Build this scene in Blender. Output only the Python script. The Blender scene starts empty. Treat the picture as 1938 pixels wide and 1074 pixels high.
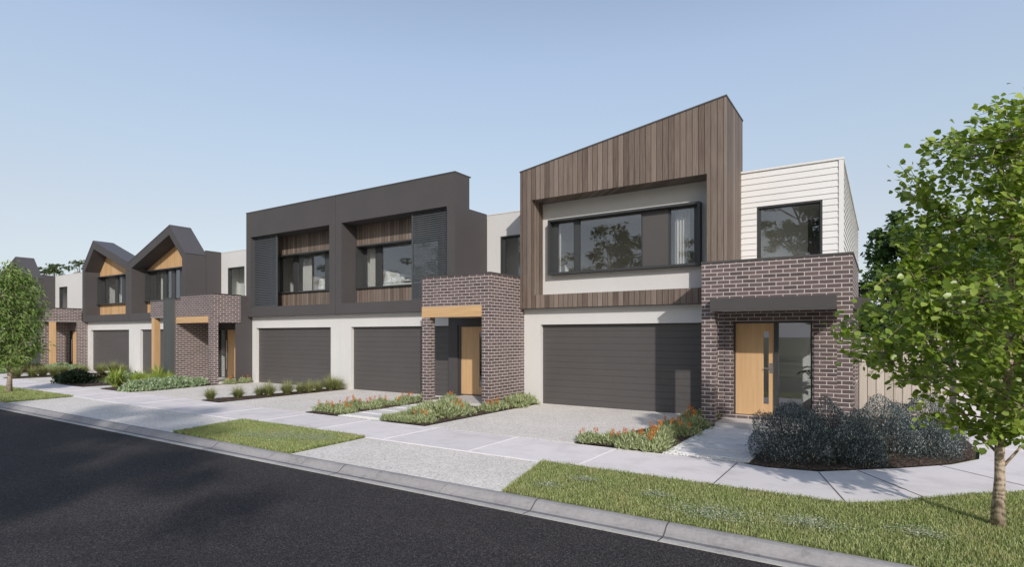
import bpy, bmesh, math, random
import numpy as np
from mathutils import Vector, Matrix

random.seed(7)
RNG = np.random.default_rng(11)
SC = bpy.context.scene
COL = SC.collection

# ------------------------------------------------------------------ object helpers
class MB:
    """collects solid shapes; build() links them as ONE mesh object"""
    def __init__(self):
        self.v = []; self.f = []
    def box(self, x0, x1, y0, y1, z0, z1):
        if x0 > x1: x0, x1 = x1, x0
        if y0 > y1: y0, y1 = y1, y0
        if z0 > z1: z0, z1 = z1, z0
        b = len(self.v)
        self.v += [(x0,y0,z0),(x1,y0,z0),(x1,y1,z0),(x0,y1,z0),(x0,y0,z1),(x1,y0,z1),(x1,y1,z1),(x0,y1,z1)]
        self.f += [tuple(b+i for i in q) for q in ((3,2,1,0),(4,5,6,7),(0,1,5,4),(1,2,6,5),(2,3,7,6),(3,0,4,7))]
        return self
    def prism(self, poly, a, b, axis='y'):
        """poly: 2D points; axis y -> (x,z) extruded in y; x -> (y,z) in x; z -> (x,y) in z"""
        n = len(poly); s = len(self.v)
        def P(p, t):
            return (p[0], t, p[1]) if axis == 'y' else ((t, p[0], p[1]) if axis == 'x' else (p[0], p[1], t))
        self.v += [P(p, a) for p in poly] + [P(p, b) for p in poly]
        self.f += [tuple(range(s, s+n)), tuple(range(s+2*n-1, s+n-1, -1))]
        for i in range(n):
            j = (i+1) % n
            self.f.append((s+i, s+j, s+n+j, s+n+i))
        return self
    def tube(self, pts, rad, n=8, cap=True):
        s = len(self.v); pts = [Vector(p) for p in pts]
        for i, p in enumerate(pts):
            d = (pts[min(i+1, len(pts)-1)] - pts[max(i-1, 0)]).normalized()
            a = d.orthogonal().normalized() if i == 0 else (a - d*a.dot(d)).normalized()
            c = d.cross(a)
            for k in range(n):
                t = 2*math.pi*k/n
                self.v.append(tuple(p + (a*math.cos(t) + c*math.sin(t))*rad[i]))
        for i in range(len(pts)-1):
            for k in range(n):
                k2 = (k+1) % n
                self.f.append((s+i*n+k, s+i*n+k2, s+(i+1)*n+k2, s+(i+1)*n+k))
        if cap:
            self.f.append(tuple(s+k for k in range(n-1, -1, -1)))
            e = s+(len(pts)-1)*n
            self.f.append(tuple(e+k for k in range(n)))
        return self
    def build(self, name, mat, parent=None, smooth=False, bevel=0.0, fix=True):
        me = bpy.data.meshes.new(name)
        off = Vector((0, 0, 0))
        p = parent
        while p is not None:
            off += p.location; p = p.parent
        me.from_pydata([(x-off.x, y-off.y, z-off.z) for x, y, z in self.v], [], self.f)
        if fix:
            bm = bmesh.new(); bm.from_mesh(me)
            bmesh.ops.recalc_face_normals(bm, faces=bm.faces)
            bm.to_mesh(me); bm.free()
        if smooth:
            for q in me.polygons: q.use_smooth = True
        me.materials.append(mat)
        o = bpy.data.objects.new(name, me); COL.objects.link(o)
        if parent is not None: o.parent = parent
        if bevel:
            m = o.modifiers.new('edge', 'BEVEL'); m.width = bevel; m.segments = 2; m.limit_method = 'ANGLE'
        return o

def npmesh(name, V, F, mat, parent=None, smooth=False):
    """V (n,3) float, F (m,k) int, fast; coordinates local to parent"""
    me = bpy.data.meshes.new(name)
    V = np.asarray(V, dtype=np.float32); F = np.asarray(F, dtype=np.int32)
    k = F.shape[1]
    me.vertices.add(len(V)); me.vertices.foreach_set('co', V.ravel())
    me.loops.add(F.size); me.loops.foreach_set('vertex_index', F.ravel())
    me.polygons.add(len(F)); me.polygons.foreach_set('loop_start', np.arange(0, F.size, k, dtype=np.int32))
    try: me.polygons.foreach_set('loop_total', np.full(len(F), k, dtype=np.int32))
    except Exception: pass
    me.update(calc_edges=True)
    if smooth:
        me.polygons.foreach_set('use_smooth', np.ones(len(F), dtype=bool))
    me.materials.append(mat)
    o = bpy.data.objects.new(name, me); COL.objects.link(o)
    if parent is not None: o.parent = parent
    return o

def empty(name, loc, label, cat, group=None):
    o = bpy.data.objects.new(name, None); COL.objects.link(o)
    o.location = loc; o.empty_display_size = .2
    o['label'] = label; o['category'] = cat
    if group: o['group'] = group
    return o
def tag(o, label, cat, group=None):
    o['label'] = label; o['category'] = cat
    if group: o['group'] = group
    return o
def struct(o, label=None):
    o['kind'] = 'structure'
    if label: o['label'] = label
    return o
def stuff(o, label=None):
    o['kind'] = 'stuff'
    if label: o['label'] = label
    return o
def dup(root, loc, rz=0., sc=1., label=None, group=None):
    r = root.copy(); COL.objects.link(r); r.location = loc; r.rotation_euler = (0, 0, rz); r.scale = (sc, sc, sc)
    if label: r['label'] = label
    if group: r['group'] = group
    for ch in list(root.children):
        c = ch.copy(); COL.objects.link(c); c.parent = r
        for g in list(ch.children):
            d = g.copy(); COL.objects.link(d); d.parent = c
    return r

# ------------------------------------------------------------------ material helpers
class NT:
    def __init__(self, name):
        self.m = bpy.data.materials.new(name); self.m.use_nodes = True
        self.t = self.m.node_tree; self.t.nodes.clear()
        self.out = self.t.nodes.new('ShaderNodeOutputMaterial')
    def n(self, typ, **kw):
        nd = self.t.nodes.new(typ)
        for k, v in kw.items(): setattr(nd, k, v)
        return nd
    def l(self, a, b): self.t.links.new(a, b)
    def val(self, node, **kw):
        for k, v in kw.items(): node.inputs[k.replace('_', ' ')].default_value = v
        return node
    def math(self, op, a, b=None, c=None):
        nd = self.n('ShaderNodeMath', operation=op)
        for i, x in enumerate((a, b, c)):
            if x is None: continue
            if isinstance(x, (int, float)): nd.inputs[i].default_value = x
            else: self.l(x, nd.inputs[i])
        return nd.outputs[0]
    def pos(self):
        g = self.n('ShaderNodeNewGeometry'); return g.outputs['Position']
    def sep(self, v):
        s = self.n('ShaderNodeSeparateXYZ'); self.l(v, s.inputs[0]); return s.outputs
    def comb(self, x, y, z):
        c = self.n('ShaderNodeCombineXYZ')
        for i, a in enumerate((x, y, z)):
            if isinstance(a, (int, float)): c.inputs[i].default_value = a
            else: self.l(a, c.inputs[i])
        return c.outputs[0]
    def noise(self, vec, scale, detail=3., rough=.55):
        nd = self.n('ShaderNodeTexNoise'); nd.inputs['Scale'].default_value = scale
        nd.inputs['Detail'].default_value = detail; nd.inputs['Roughness'].default_value = rough
        self.l(vec, nd.inputs['Vector']); return nd.outputs[0]
    def ramp(self, fac, stops):
        r = self.n('ShaderNodeValToRGB'); e = r.color_ramp.elements
        while len(e) < len(stops): e.new(.5)
        for el, (p, c) in zip(e, stops):
            el.position = p; el.color = (*c, 1.)
        self.l(fac, r.inputs[0]); return r.outputs[0]
    def mix(self, fac, a, b, mode='MIX'):
        m = self.n('ShaderNodeMix', data_type='RGBA', blend_type=mode)
        for s, x in ((m.inputs[0], fac), (m.inputs[6], a), (m.inputs[7], b)):
            if isinstance(x, (int, float)): s.default_value = x
            elif isinstance(x, tuple): s.default_value = (*x, 1.)
            else: self.l(x, s)
        return m.outputs[2]
    def bump(self, h, strength=.3, dist=.01):
        b = self.n('ShaderNodeBump'); b.inputs['Strength'].default_value = strength
        b.inputs['Distance'].default_value = dist
        self.l(h, b.inputs['Height']); return b.outputs[0]
    def bsdf(self, col, rough=.6, normal=None, metal=0., spec=.5):
        p = self.n('ShaderNodeBsdfPrincipled')
        if isinstance(col, tuple): p.inputs['Base Color'].default_value = (*col, 1.)
        else: self.l(col, p.inputs['Base Color'])
        if isinstance(rough, (int, float)): p.inputs['Roughness'].default_value = rough
        else: self.l(rough, p.inputs['Roughness'])
        p.inputs['Metallic'].default_value = metal
        p.inputs['Specular IOR Level'].default_value = spec
        if normal is not None: self.l(normal, p.inputs['Normal'])
        return p.outputs[0]
    def done(self, sh):
        self.l(sh, self.out.inputs[0]); return self.m

def vary(c, k): return tuple(max(0., min(1., x*k)) for x in c)

def m_plain(name, c, rough=.6, amt=.08, scale=2.5, bump=0., bscale=60., spec=.4, metal=0.):
    t = NT(name); p = t.pos()
    n1 = t.noise(p, scale, 4.); n2 = t.noise(p, scale*9, 3.)
    f = t.math('ADD', t.math('MULTIPLY', n1, .65), t.math('MULTIPLY', n2, .35))
    col = t.ramp(f, [(.3, vary(c, 1-amt)), (.7, vary(c, 1+amt))])
    nor = None
    if bump: nor = t.bump(t.noise(p, bscale, 3.), bump, .01)
    return t.done(t.bsdf(col, rough, nor, metal, spec))

def m_brick():
    t = NT('dark_brick'); s = t.sep(t.pos())
    u = t.math('ADD', s[0], s[1])
    vec = t.comb(u, s[2], 0.)
    b = t.n('ShaderNodeTexBrick', offset=.5, offset_frequency=2, squash=1.)
    t.l(vec, b.inputs['Vector'])
    b.inputs['Scale'].default_value = 1.; b.inputs['Mortar Size'].default_value = .0068
    b.inputs['Mortar Smooth'].default_value = .12; b.inputs['Bias'].default_value = -.1
    b.inputs['Brick Width'].default_value = .248; b.inputs['Row Height'].default_value = .0822
    b.inputs['Color1'].default_value = (.155, .112, .108, 1); b.inputs['Color2'].default_value = (.088, .066, .066, 1)
    b.inputs['Mortar'].default_value = (.70, .635, .61, 1)
    fine = t.noise(t.pos(), 70., 4.)
    col = t.mix(.42, b.outputs[0], t.ramp(fine, [(.3, (.55,.55,.55)), (.7, (1.2,1.18,1.15))]), 'MULTIPLY')
    grad = t.noise(t.pos(), .9, 3.)
    col = t.mix(.35, col, t.ramp(grad, [(.3, (.82,.8,.8)), (.7, (1.1,1.1,1.1))]), 'MULTIPLY')
    h = t.math('SUBTRACT', t.math('MULTIPLY', fine, .3), b.outputs['Fac'])
    return t.done(t.bsdf(col, .62, t.bump(h, .7, .008), spec=.45))

def m_boards(name, pitch, cols, grain=(14., 14., .9), rough=.62, groove=.006, axis='u', spec=.3, bump=.25):
    """vertical boards side by side (axis u = x+y); every board its own tone, grain along z"""
    t = NT(name); s = t.sep(t.pos())
    u = t.math('ADD', s[0], s[1]) if axis == 'u' else s[0]
    q = t.math('DIVIDE', u, pitch)
    idx = t.math('FLOOR', q); fr = t.math('FRACT', q)
    wn = t.n('ShaderNodeTexWhiteNoise', noise_dimensions='1D'); t.l(idx, wn.inputs['W'])
    vec = t.comb(t.math('ADD', t.math('MULTIPLY', u, grain[0]), t.math('MULTIPLY', idx, 7.31)), 0., t.math('ADD', t.math('MULTIPLY', s[2], grain[2]), t.math('MULTIPLY', wn.outputs[0], 40.)))
    g = t.noise(vec, 1.6, 6., .68)
    f = t.math('ADD', t.math('MULTIPLY', g, .72), t.math('MULTIPLY', wn.outputs[0], .28))
    col = t.ramp(f, cols)
    if groove:
        d = t.math('MINIMUM', fr, t.math('SUBTRACT', 1., fr))
        line = t.math('LESS_THAN', d, groove/pitch)
        col = t.mix(line, col, vary(cols[0][1], .25))
        h = t.math('SUBTRACT', t.math('MULTIPLY', g, .35), line)
    else: h = g
    return t.done(t.bsdf(col, rough, t.bump(h, bump, .008), spec=spec))

def m_wood(name, cols, gx=22., gz=1.3, rough=.5, along='z'):
    t = NT(name); s = t.sep(t.pos())
    u = t.math('ADD', s[0], s[1])
    if along == 'z': vec = t.comb(t.math('MULTIPLY', u, gx), 0., t.math('MULTIPLY', s[2], gz))
    else: vec = t.comb(t.math('MULTIPLY', u, gz), 0., t.math('MULTIPLY', s[2], gx))
    g = t.noise(vec, 1., 6., .65)
    big = t.noise(vec, .25, 2.)
    col = t.ramp(t.math('ADD', t.math('MULTIPLY', g, .6), t.math('MULTIPLY', big, .4)), cols)
    return t.done(t.bsdf(col, rough, t.bump(g, .12, .004), spec=.4))

def m_leaf(name, cols, trans=.35, rough=.45, spec=.35):
    t = NT(name)
    g = t.n('ShaderNodeNewGeometry')
    col = t.ramp(g.outputs['Random Per Island'], cols)
    d = t.bsdf(col, rough, spec=spec)
    tr = t.n('ShaderNodeBsdfTranslucent')
    t.l(t.mix(1., col, (1.25, 1.2, .55), 'MULTIPLY'), tr.inputs[0])
    mx = t.n('ShaderNodeMixShader'); mx.inputs[0].default_value = trans
    t.l(d, mx.inputs[1]); t.l(tr.outputs[0], mx.inputs[2])
    return t.done(mx.outputs[0])

def m_glass(name='window_glass', tint=(.90, .92, .92), base=.12):
    t = NT(name)
    tr = t.n('ShaderNodeBsdfTransparent'); tr.inputs[0].default_value = (*tint, 1)
    gl = t.n('ShaderNodeBsdfGlossy'); gl.inputs['Roughness'].default_value = .0
    gl.inputs['Color'].default_value = (.92, .95, 1., 1)
    lw = t.n('ShaderNodeFresnel'); lw.inputs[0].default_value = 1.55
    f = t.math('ADD', t.math('MULTIPLY', lw.outputs[0], .9), base)
    ge = t.n('ShaderNodeNewGeometry'); f = t.math('MULTIPLY', f, t.math('SUBTRACT', 1., ge.outputs['Backfacing']))
    mx = t.n('ShaderNodeMixShader'); t.l(f, mx.inputs[0]); t.l(tr.outputs[0], mx.inputs[1]); t.l(gl.outputs[0], mx.inputs[2])
    return t.done(mx.outputs[0])

def m_asphalt():
    t = NT('asphalt'); p = t.pos()
    a = t.noise(p, 70., 4., .75); b = t.noise(p, .35, 3.); v = t.n('ShaderNodeTexVoronoi'); v.inputs['Scale'].default_value = 100.; t.l(p, v.inputs['Vector'])
    c = t.n('ShaderNodeSeparateColor'); t.l(v.outputs['Color'], c.inputs[0])
    chips = t.ramp(c.outputs[0], [(0., (.018,.0165,.0172)), (.45, (.037,.034,.035)), (.8, (.058,.0535,.054)), (1., (.125,.117,.115))])
    base = t.mix(.55, chips, t.ramp(a, [(.3, (.5,.5,.51)), (.7, (1.5,1.46,1.44))]), 'MULTIPLY')
    s = t.sep(p)
    wear = t.noise(t.comb(t.math('MULTIPLY', s[0], .06), t.math('MULTIPLY', s[1], 1.1), 0.), 1., 3.)
    col = t.mix(.6, base, t.ramp(b, [(.35, (.85,.85,.87)), (.7, (1.2,1.17,1.15))]), 'MULTIPLY')
    col = t.mix(.6, col, t.ramp(wear, [(.35, (.86,.86,.87)), (.65, (1.22,1.2,1.18))]), 'MULTIPLY')
    h = t.math('ADD', a, t.math('MULTIPLY', v.outputs['Distance'], .8))
    return t.done(t.bsdf(col, .85, t.bump(h, .5, .008), spec=.25))

def m_concrete(name, c, amt=.05, lines=True, rough=.8):
    t = NT(name); p = t.pos(); s = t.sep(p)
    big = t.noise(p, .7, 4.); med = t.noise(p, 6., 4.); fine = t.noise(p, 55., 3.)
    broom = t.noise(t.comb(t.math('MULTIPLY', s[0], 1.2), t.math('MULTIPLY', s[1], 9.), 0.), 2., 4.)
    f = t.math('ADD', t.math('MULTIPLY', big, .4), t.math('MULTIPLY', broom if lines else med, .35))
    f = t.math('ADD', f, t.math('MULTIPLY', fine, .25))
    col = t.ramp(f, [(.32, vary(c, 1-2.1*amt)), (.5, c), (.68, vary(c, 1+1.2*amt))])
    if lines:
        wn = t.n('ShaderNodeTexWhiteNoise', noise_dimensions='1D'); t.l(t.math('FLOOR', t.math('DIVIDE', t.math('ADD', s[0], 1.12), 1.957)), wn.inputs['W'])
        col = t.mix(1., col, t.ramp(wn.outputs[0], [(0., (.93,.93,.925)), (1., (1.03,1.025,1.02))]), 'MULTIPLY')
        blot = t.noise(p, 1.9, 5., .65)
        col = t.mix(1., col, t.ramp(blot, [(.34, (.88,.875,.87)), (.52, (1.,1.,1.))]), 'MULTIPLY')
    spots = t.noise(p, 3.1, 2.)
    col = t.mix(t.math('MULTIPLY', t.math('GREATER_THAN', spots, .72), .12), col, vary(c, .55))
    return t.done(t.bsdf(col, rough, t.bump(t.math('ADD', fine, broom), .12, .004), spec=.3))

def m_aggregate():
    t = NT('exposed_aggregate'); p = t.pos()
    v = t.n('ShaderNodeTexVoronoi'); v.inputs['Scale'].default_value = 62.; t.l(p, v.inputs['Vector'])
    c = t.n('ShaderNodeSeparateColor'); t.l(v.outputs['Color'], c.inputs[0])
    col = t.ramp(c.outputs[0], [(0., (.54,.49,.445)), (.3, (.77,.715,.66)), (.7, (.88,.83,.77)), (1., (.97,.935,.885))])
    v2 = t.n('ShaderNodeTexVoronoi'); v2.inputs['Scale'].default_value = 23.; t.l(p, v2.inputs['Vector'])
    c2 = t.n('ShaderNodeSeparateColor'); t.l(v2.outputs['Color'], c2.inputs[0])
    col = t.mix(.35, col, t.ramp(c2.outputs[1], [(0., (.70,.69,.68)), (.6, (1.,1.,1.)), (1., (1.15,1.15,1.15))]), 'MULTIPLY')
    big = t.noise(p, .8, 4.)
    col = t.mix(.5, col, t.ramp(big, [(.3, (.86,.86,.85)), (.7, (1.1,1.1,1.1))]), 'MULTIPLY')
    return t.done(t.bsdf(col, .75, t.bump(v.outputs['Distance'], .5, .006), spec=.35))

def m_kerb(name, c):
    t = NT(name); p = t.pos()
    a = t.noise(p, 1.6, 6., .62); b = t.noise(p, 22., 4.)
    col = t.ramp(t.math('ADD', t.math('MULTIPLY', a, .6), t.math('MULTIPLY', b, .4)), [(.3, vary(c, .68)), (.48, c), (.7, vary(c, 1.22))])
    st = t.noise(p, 7., 3.)
    col = t.mix(t.math('MULTIPLY', t.math('GREATER_THAN', st, .64), .35), col, vary(c, .5))
    return t.done(t.bsdf(col, .85, t.bump(b, .3, .006), spec=.25))

def m_mulch():
    t = NT('bark_mulch'); p = t.pos()
    v = t.n('ShaderNodeTexVoronoi'); v.inputs['Scale'].default_value = 38.; t.l(p, v.inputs['Vector'])
    c = t.n('ShaderNodeSeparateColor'); t.l(v.outputs['Color'], c.inputs[0])
    col = t.ramp(c.outputs[0], [(0., (.035,.024,.018)), (.55, (.085,.06,.045)), (1., (.17,.125,.095))])
    return t.done(t.bsdf(col, .9, t.bump(v.outputs['Distance'], .9, .02), spec=.2))

def m_bark(name, c1, c2):
    t = NT(name)
    tc = t.n('ShaderNodeTexCoord'); s = t.sep(tc.outputs['Object'])
    vec = t.comb(t.math('MULTIPLY', s[0], 26.), t.math('MULTIPLY', s[1], 26.), t.math('MULTIPLY', s[2], 11.))
    a = t.noise(vec, 1., 6., .7)
    w = t.n('ShaderNodeTexWave', wave_type='BANDS', bands_direction='Z'); t.l(tc.outputs['Object'], w.inputs['Vector'])
    w.inputs['Scale'].default_value = 5.; w.inputs['Distortion'].default_value = 14.; w.inputs['Detail'].default_value = 4.
    f = t.math('ADD', t.math('MULTIPLY', a, .84), t.math('MULTIPLY', w.outputs[1], .16))
    col = t.ramp(f, [(.36, c1), (.58, c2)])
    return t.done(t.bsdf(col, .85, t.bump(f, .8, .012), spec=.2))

def m_curtain():
    t = NT('curtain_cloth')
    d = t.n('ShaderNodeBsdfDiffuse'); d.inputs[0].default_value = (.80, .755, .72, 1)
    tr = t.n('ShaderNodeBsdfTranslucent'); tr.inputs[0].default_value = (.7, .66, .62, 1)
    mx = t.n('ShaderNodeMixShader'); mx.inputs[0].default_value = .3
    t.l(d.outputs[0], mx.inputs[1]); t.l(tr.outputs[0], mx.inputs[2]); return t.done(mx.outputs[0])

WOOD_O = [(.25, (.44,.27,.13)), (.5, (.56,.36,.185)), (.75, (.66,.45,.25))]
M = dict(
    brick=m_brick(),
    timber=m_boards('weathered_timber', .142, [(.25, (.075,.055,.044)), (.45, (.158,.122,.099)), (.6, (.218,.172,.141)), (.8, (.30,.25,.215))], grain=(26., 26., .9)),
    infill=m_boards('honey_timber_lining', .11, [(.25, (.46,.27,.125)), (.5, (.58,.365,.185)), (.8, (.68,.46,.26))], groove=.003, bump=.1),
    post=m_wood('honey_timber', WOOD_O),
    beam=m_wood('honey_timber_beam', WOOD_O, along='x'),
    door=m_wood('oak_door', [(.25, (.50,.31,.155)), (.5, (.60,.385,.20)), (.75, (.67,.45,.25))], gx=38., gz=1.1),
    charcoal=m_plain('charcoal_render', (.078,.072,.073), .75, .07, 1.2, .12, 90., .3),
    cap=m_plain('charcoal_metal', (.072,.067,.066), .45, .05, 2., 0., 60., .5),
    roof=m_plain('roof_metal', (.088,.082,.086), .48, .04, 1., 0., 60., .5),
    garage=m_plain('garage_steel', (.083,.077,.075), .5, .05, 1.5, 0., 60., .45),
    louvre=m_plain('louvre_aluminium', (.070,.076,.080), .45, .05, 2., 0., 60., .5),
    fin=m_plain('corrugated_steel', (.085,.096,.096), .5, .05, 2., 0., 60., .45),
    frame=m_plain('window_aluminium', (.045,.047,.048), .4, .05, 2., 0., 60., .5),
    white=m_plain('pale_render', (.615,.608,.595), .85, .035, .9, .10, 120., .2),
    board=m_plain('weatherboard_paint', (.74,.735,.73), .6, .03, 1.5, .05, 60., .3),
    soffit=m_plain('soffit_lining', (.42,.41,.40), .8, .03),
    inner=m_plain('inside_paint', (.84,.825,.80), .9, .02),
    floor=m_plain('inside_floor', (.30,.22,.15), .5, .08),
    bed=m_plain('bed_linen', (.80,.78,.75), .9, .03),
    throw=m_plain('bed_throw', (.36,.31,.29), .95, .08),
    curtain=m_curtain(),
    glass=m_glass(),
    metal=m_plain('brushed_steel', (.55,.55,.55), .3, .03, 3., metal=1.),
    path=m_concrete('footpath_concrete', (.87,.81,.81), .04),
    slab=m_concrete('porch_concrete', (.62,.59,.565), .05, lines=False),
    paver=m_concrete('paver_concrete', (.78,.755,.75), .04),
    joint=m_plain('pale_joint_strip', (.91,.875,.88), .8, .03),
    djoint=m_plain('dark_joint', (.10,.095,.095), .9, .05),
    aggregate=m_aggregate(), asphalt=m_asphalt(), mulch=m_mulch(),
    kerb=m_kerb('kerb_concrete', (.335,.32,.32)), gutter=m_kerb('gutter_concrete', (.53,.51,.48)), invert=m_kerb('gutter_invert', (.20,.19,.20)),
    soil=m_plain('lawn_soil', (.13,.14,.06), .95, .35, 6., .4, 40., .1),
    ground=m_plain('far_ground', (.10,.11,.055), .95, .2, .2),
    pebble=m_plain('white_pebble', (.74,.73,.71), .6, .1, 20.),
    fence=m_boards('paling_timber', .168, [(.25, (.38,.335,.29)), (.5, (.53,.475,.42)), (.8, (.66,.60,.54))], grain=(30., 30., .7), groove=0, axis='x'),
    palingpost=m_plain('fence_post_timber', (.06,.055,.05), .7, .1),
)

# ------------------------------------------------------------------ camera, light, world
CAM = Vector((8.4895, -13.7217, 1.9))
TH = math.atan(698.8/1076.7)
cd = bpy.data.cameras.new('camera'); cam = bpy.data.objects.new('camera', cd); COL.objects.link(cam)
cam.location = CAM; cam.rotation_euler = (math.pi/2, 0, TH)
cd.sensor_width = 36.; cd.lens = 36.*1076.7/1938.; cd.shift_y = (636-537)/1938.
cd.clip_start = .05; cd.clip_end = 3000.
SC.camera = cam

SUN = Vector((.935, -1., .71)).normalized()
EL = math.asin(SUN.z)
w = bpy.data.worlds.new('World'); SC.world = w; w.use_nodes = True
nt = w.node_tree; nt.nodes.clear()
sky = nt.nodes.new('ShaderNodeTexSky'); sky.sky_type = 'NISHITA'; sky.sun_disc = False
sky.sun_elevation = EL; sky.sun_rotation = math.atan2(SUN.x, SUN.y)
sky.air_density = 1.3; sky.dust_density = 2.0; sky.ozone_density = 1.2; sky.altitude = 50
bg = nt.nodes.new('ShaderNodeBackground'); bg.inputs[1].default_value = .15
wo = nt.nodes.new('ShaderNodeOutputWorld')
# thin high haze: pale veil, strongest towards the horizon
tcw = nt.nodes.new('ShaderNodeTexCoord'); spw = nt.nodes.new('ShaderNodeSeparateXYZ'); nt.links.new(tcw.outputs['Generated'], spw.inputs[0])
rpw = nt.nodes.new('ShaderNodeValToRGB'); nt.links.new(spw.outputs[2], rpw.inputs[0])
stops_ = [(0., (.29,.333,.44)), (.183, (.285,.290,.335)), (.305, (.258,.302,.360)), (.43, (.230,.278,.375)), (.62, (.12,.155,.225)), (1., (.04,.06,.10))]
while len(rpw.color_ramp.elements) < len(stops_): rpw.color_ramp.elements.new(.5)
for el_, (p_, c_) in zip(rpw.color_ramp.elements, stops_): el_.position = p_
for el_, (p_, c_) in zip(rpw.color_ramp.elements, stops_): el_.color = (*c_, 1)
mxw = nt.nodes.new('ShaderNodeMix'); mxw.data_type = 'RGBA'; mxw.blend_type = 'ADD'; mxw.inputs[0].default_value = 1.
mlw = nt.nodes.new('ShaderNodeMix'); mlw.data_type = 'RGBA'; mlw.blend_type = 'MULTIPLY'; mlw.inputs[0].default_value = 1.; mlw.inputs[7].default_value = (.42, .42, .42, 1)
mhw = nt.nodes.new('ShaderNodeMix'); mhw.data_type = 'RGBA'; mhw.blend_type = 'MULTIPLY'; mhw.inputs[0].default_value = 1.; mhw.inputs[7].default_value = (9., 9., 9., 1)
nt.links.new(sky.outputs[0], mlw.inputs[6]); nt.links.new(rpw.outputs[0], mhw.inputs[6])
nt.links.new(mlw.outputs[2], mxw.inputs[6]); nt.links.new(mhw.outputs[2], mxw.inputs[7])
nt.links.new(mxw.outputs[2], bg.inputs[0]); nt.links.new(bg.outputs[0], wo.inputs[0])
sd = bpy.data.lights.new('sun', 'SUN'); sun = bpy.data.objects.new('sun', sd); COL.objects.link(sun)
sd.energy = 3.25; sd.angle = math.radians(.9); sd.color = (1., .945, .885)
sun.rotation_euler = SUN.to_track_quat('Z', 'Y').to_euler(); sun.location = (20, -30, 30)
SC.view_settings.view_transform = 'Standard'; SC.view_settings.look = 'None'
SC.view_settings.exposure = 0.0; SC.view_settings.gamma = 1.
SC.cycles.max_bounces = 8; SC.cycles.transparent_max_bounces = 24

# ------------------------------------------------------------------ ground
def flat(name, poly, z, mat, thick=.03, label=None):
    return struct(MB().prism(poly, z-thick, z, 'z').build(name, mat), label)

flat('ground', [(-700,-700),(700,-700),(700,700),(-700,700)], -.16, M['ground'], .05, 'far ground around the houses')
KY = -8.03
struct(MB().box(-140, 120, -8.0, 160, -.158, -.03).build('lot_ground', M['soil']), 'soil under the front yards')
flat('road', [(-140,-16.3),(120,-16.3),(120,-8.36),(-140,-8.36)], -.085, M['asphalt'], .05, 'dark asphalt road')
struct(MB().box(-140, 120, -60, -16.5, -.158, -.02).build('verge', M['ground']), 'grass verge across the road')
# kerb: rolled profile, gutter tray
struct(MB().prism([(-8.00,-.15),(-8.00,.004),(-8.05,.006),(-8.085,-.002),(-8.12,-.024),(-8.165,-.060),(-8.20,-.078),(-8.20,-.15)], -140, 120, 'x').build('kerb', M['kerb'], smooth=False), 'grey rolled concrete kerb')
struct(MB().prism([(-8.20,-.15),(-8.20,-.080),(-8.245,-.086),(-8.245,-.15)], -140, 120, 'x').build('gutter_invert', M['invert']), 'darker dip of the gutter')
struct(MB().prism([(-8.245,-.15),(-8.245,-.086),(-8.31,-.080),(-8.36,-.079),(-8.36,-.15)], -140, 120, 'x').build('gutter', M['gutter']), 'pale gutter edge beside the road')
jm = MB()
for x in (-14.6, -11.3, -8.0, -4.7, -1.4, 1.9, 5.15, 6.68, 9.95):
    jm.prism([(-8.01,.0075),(-8.05,.0085),(-8.087,.0015),(-8.122,-.0215),(-8.167,-.0575),(-8.201,-.0755),(-8.25,-.0825),(-8.31,-.0775),(-8.362,-.0765),(-8.362,-.0805),(-8.31,-.082),(-8.25,-.088),(-8.2,-.085),(-8.165,-.065),(-8.12,-.03),(-8.085,-.01),(-8.05,-.002),(-8.01,-.002)], x, x+.012, 'x')
struct(jm.build('kerb_joint', M['djoint']), 'dark joints in the kerb')

# footpath along the street, turning the corner into the side path
path_poly = [(-120,-6.30),(8.15,-6.30),(8.45,-6.10),(8.70,-5.85),(9.2,-5.28),(9.72,-4.74),(10.15,-4.25),(10.5,-3.6),(10.68,-2.9),(10.74,-2.0),(10.76,0.),(10.76,60),
             (9.75,60),(9.75,0.),(9.85,-1.7),(9.75,-2.5),(9.35,-3.2),(8.75,-3.85),(8.2,-4.35),(7.75,-4.75),(7.1,-4.86),(6.75,-4.78),(5.6,-4.74),(-120,-4.70)]
flat('footpath', path_poly, .004, M['path'], .04, 'pale concrete footpath')
jm = MB()
def strip(m, a, b, wd=.03, z=.008):
    a = Vector(a); b = Vector(b); d = (b-a).normalized(); n = Vector((-d.y, d.x))*wd/2
    m.prism([tuple(a+n), tuple(b+n), tuple(b-n), tuple(a-n)], z-.006, z, 'z')
for x in (-24.6,-22.65,-20.7,-18.75,-16.8,-14.85,-12.9,-10.95,-9.0,-7.05,-5.1,-3.14,-1.14,.83,2.79,4.75):
    strip(jm, (x,-6.28), (x,-4.74), .03)
strip(jm, (-12.55,-6.30), (-3.45,-6.30), .05, .0085); strip(jm, (.44,-6.30), (4.25,-6.30), .05, .0085)
strip(jm, (-32,-6.30), (-21.9,-6.30), .05, .0085)
strip(jm, (9.76,1.1), (10.74,.9), .025); strip(jm, (9.8,-1.2), (10.72,-1.3), .025)
struct(jm.build('footpath_joint', M['joint']), 'pale joints across the footpath')
jm = MB()
for a, b in (((6.69,-6.28),(6.69,-4.80)), ((8.16,-6.26),(7.76,-4.78)), ((8.95,-5.56),(8.22,-4.38)), ((10.1,-4.28),(9.2,-3.36))):
    strip(jm, a, b, .013, .0075)
struct(jm.build('footpath_saw_cut', M['djoint']), 'dark saw cuts at the footpath corner')

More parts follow.
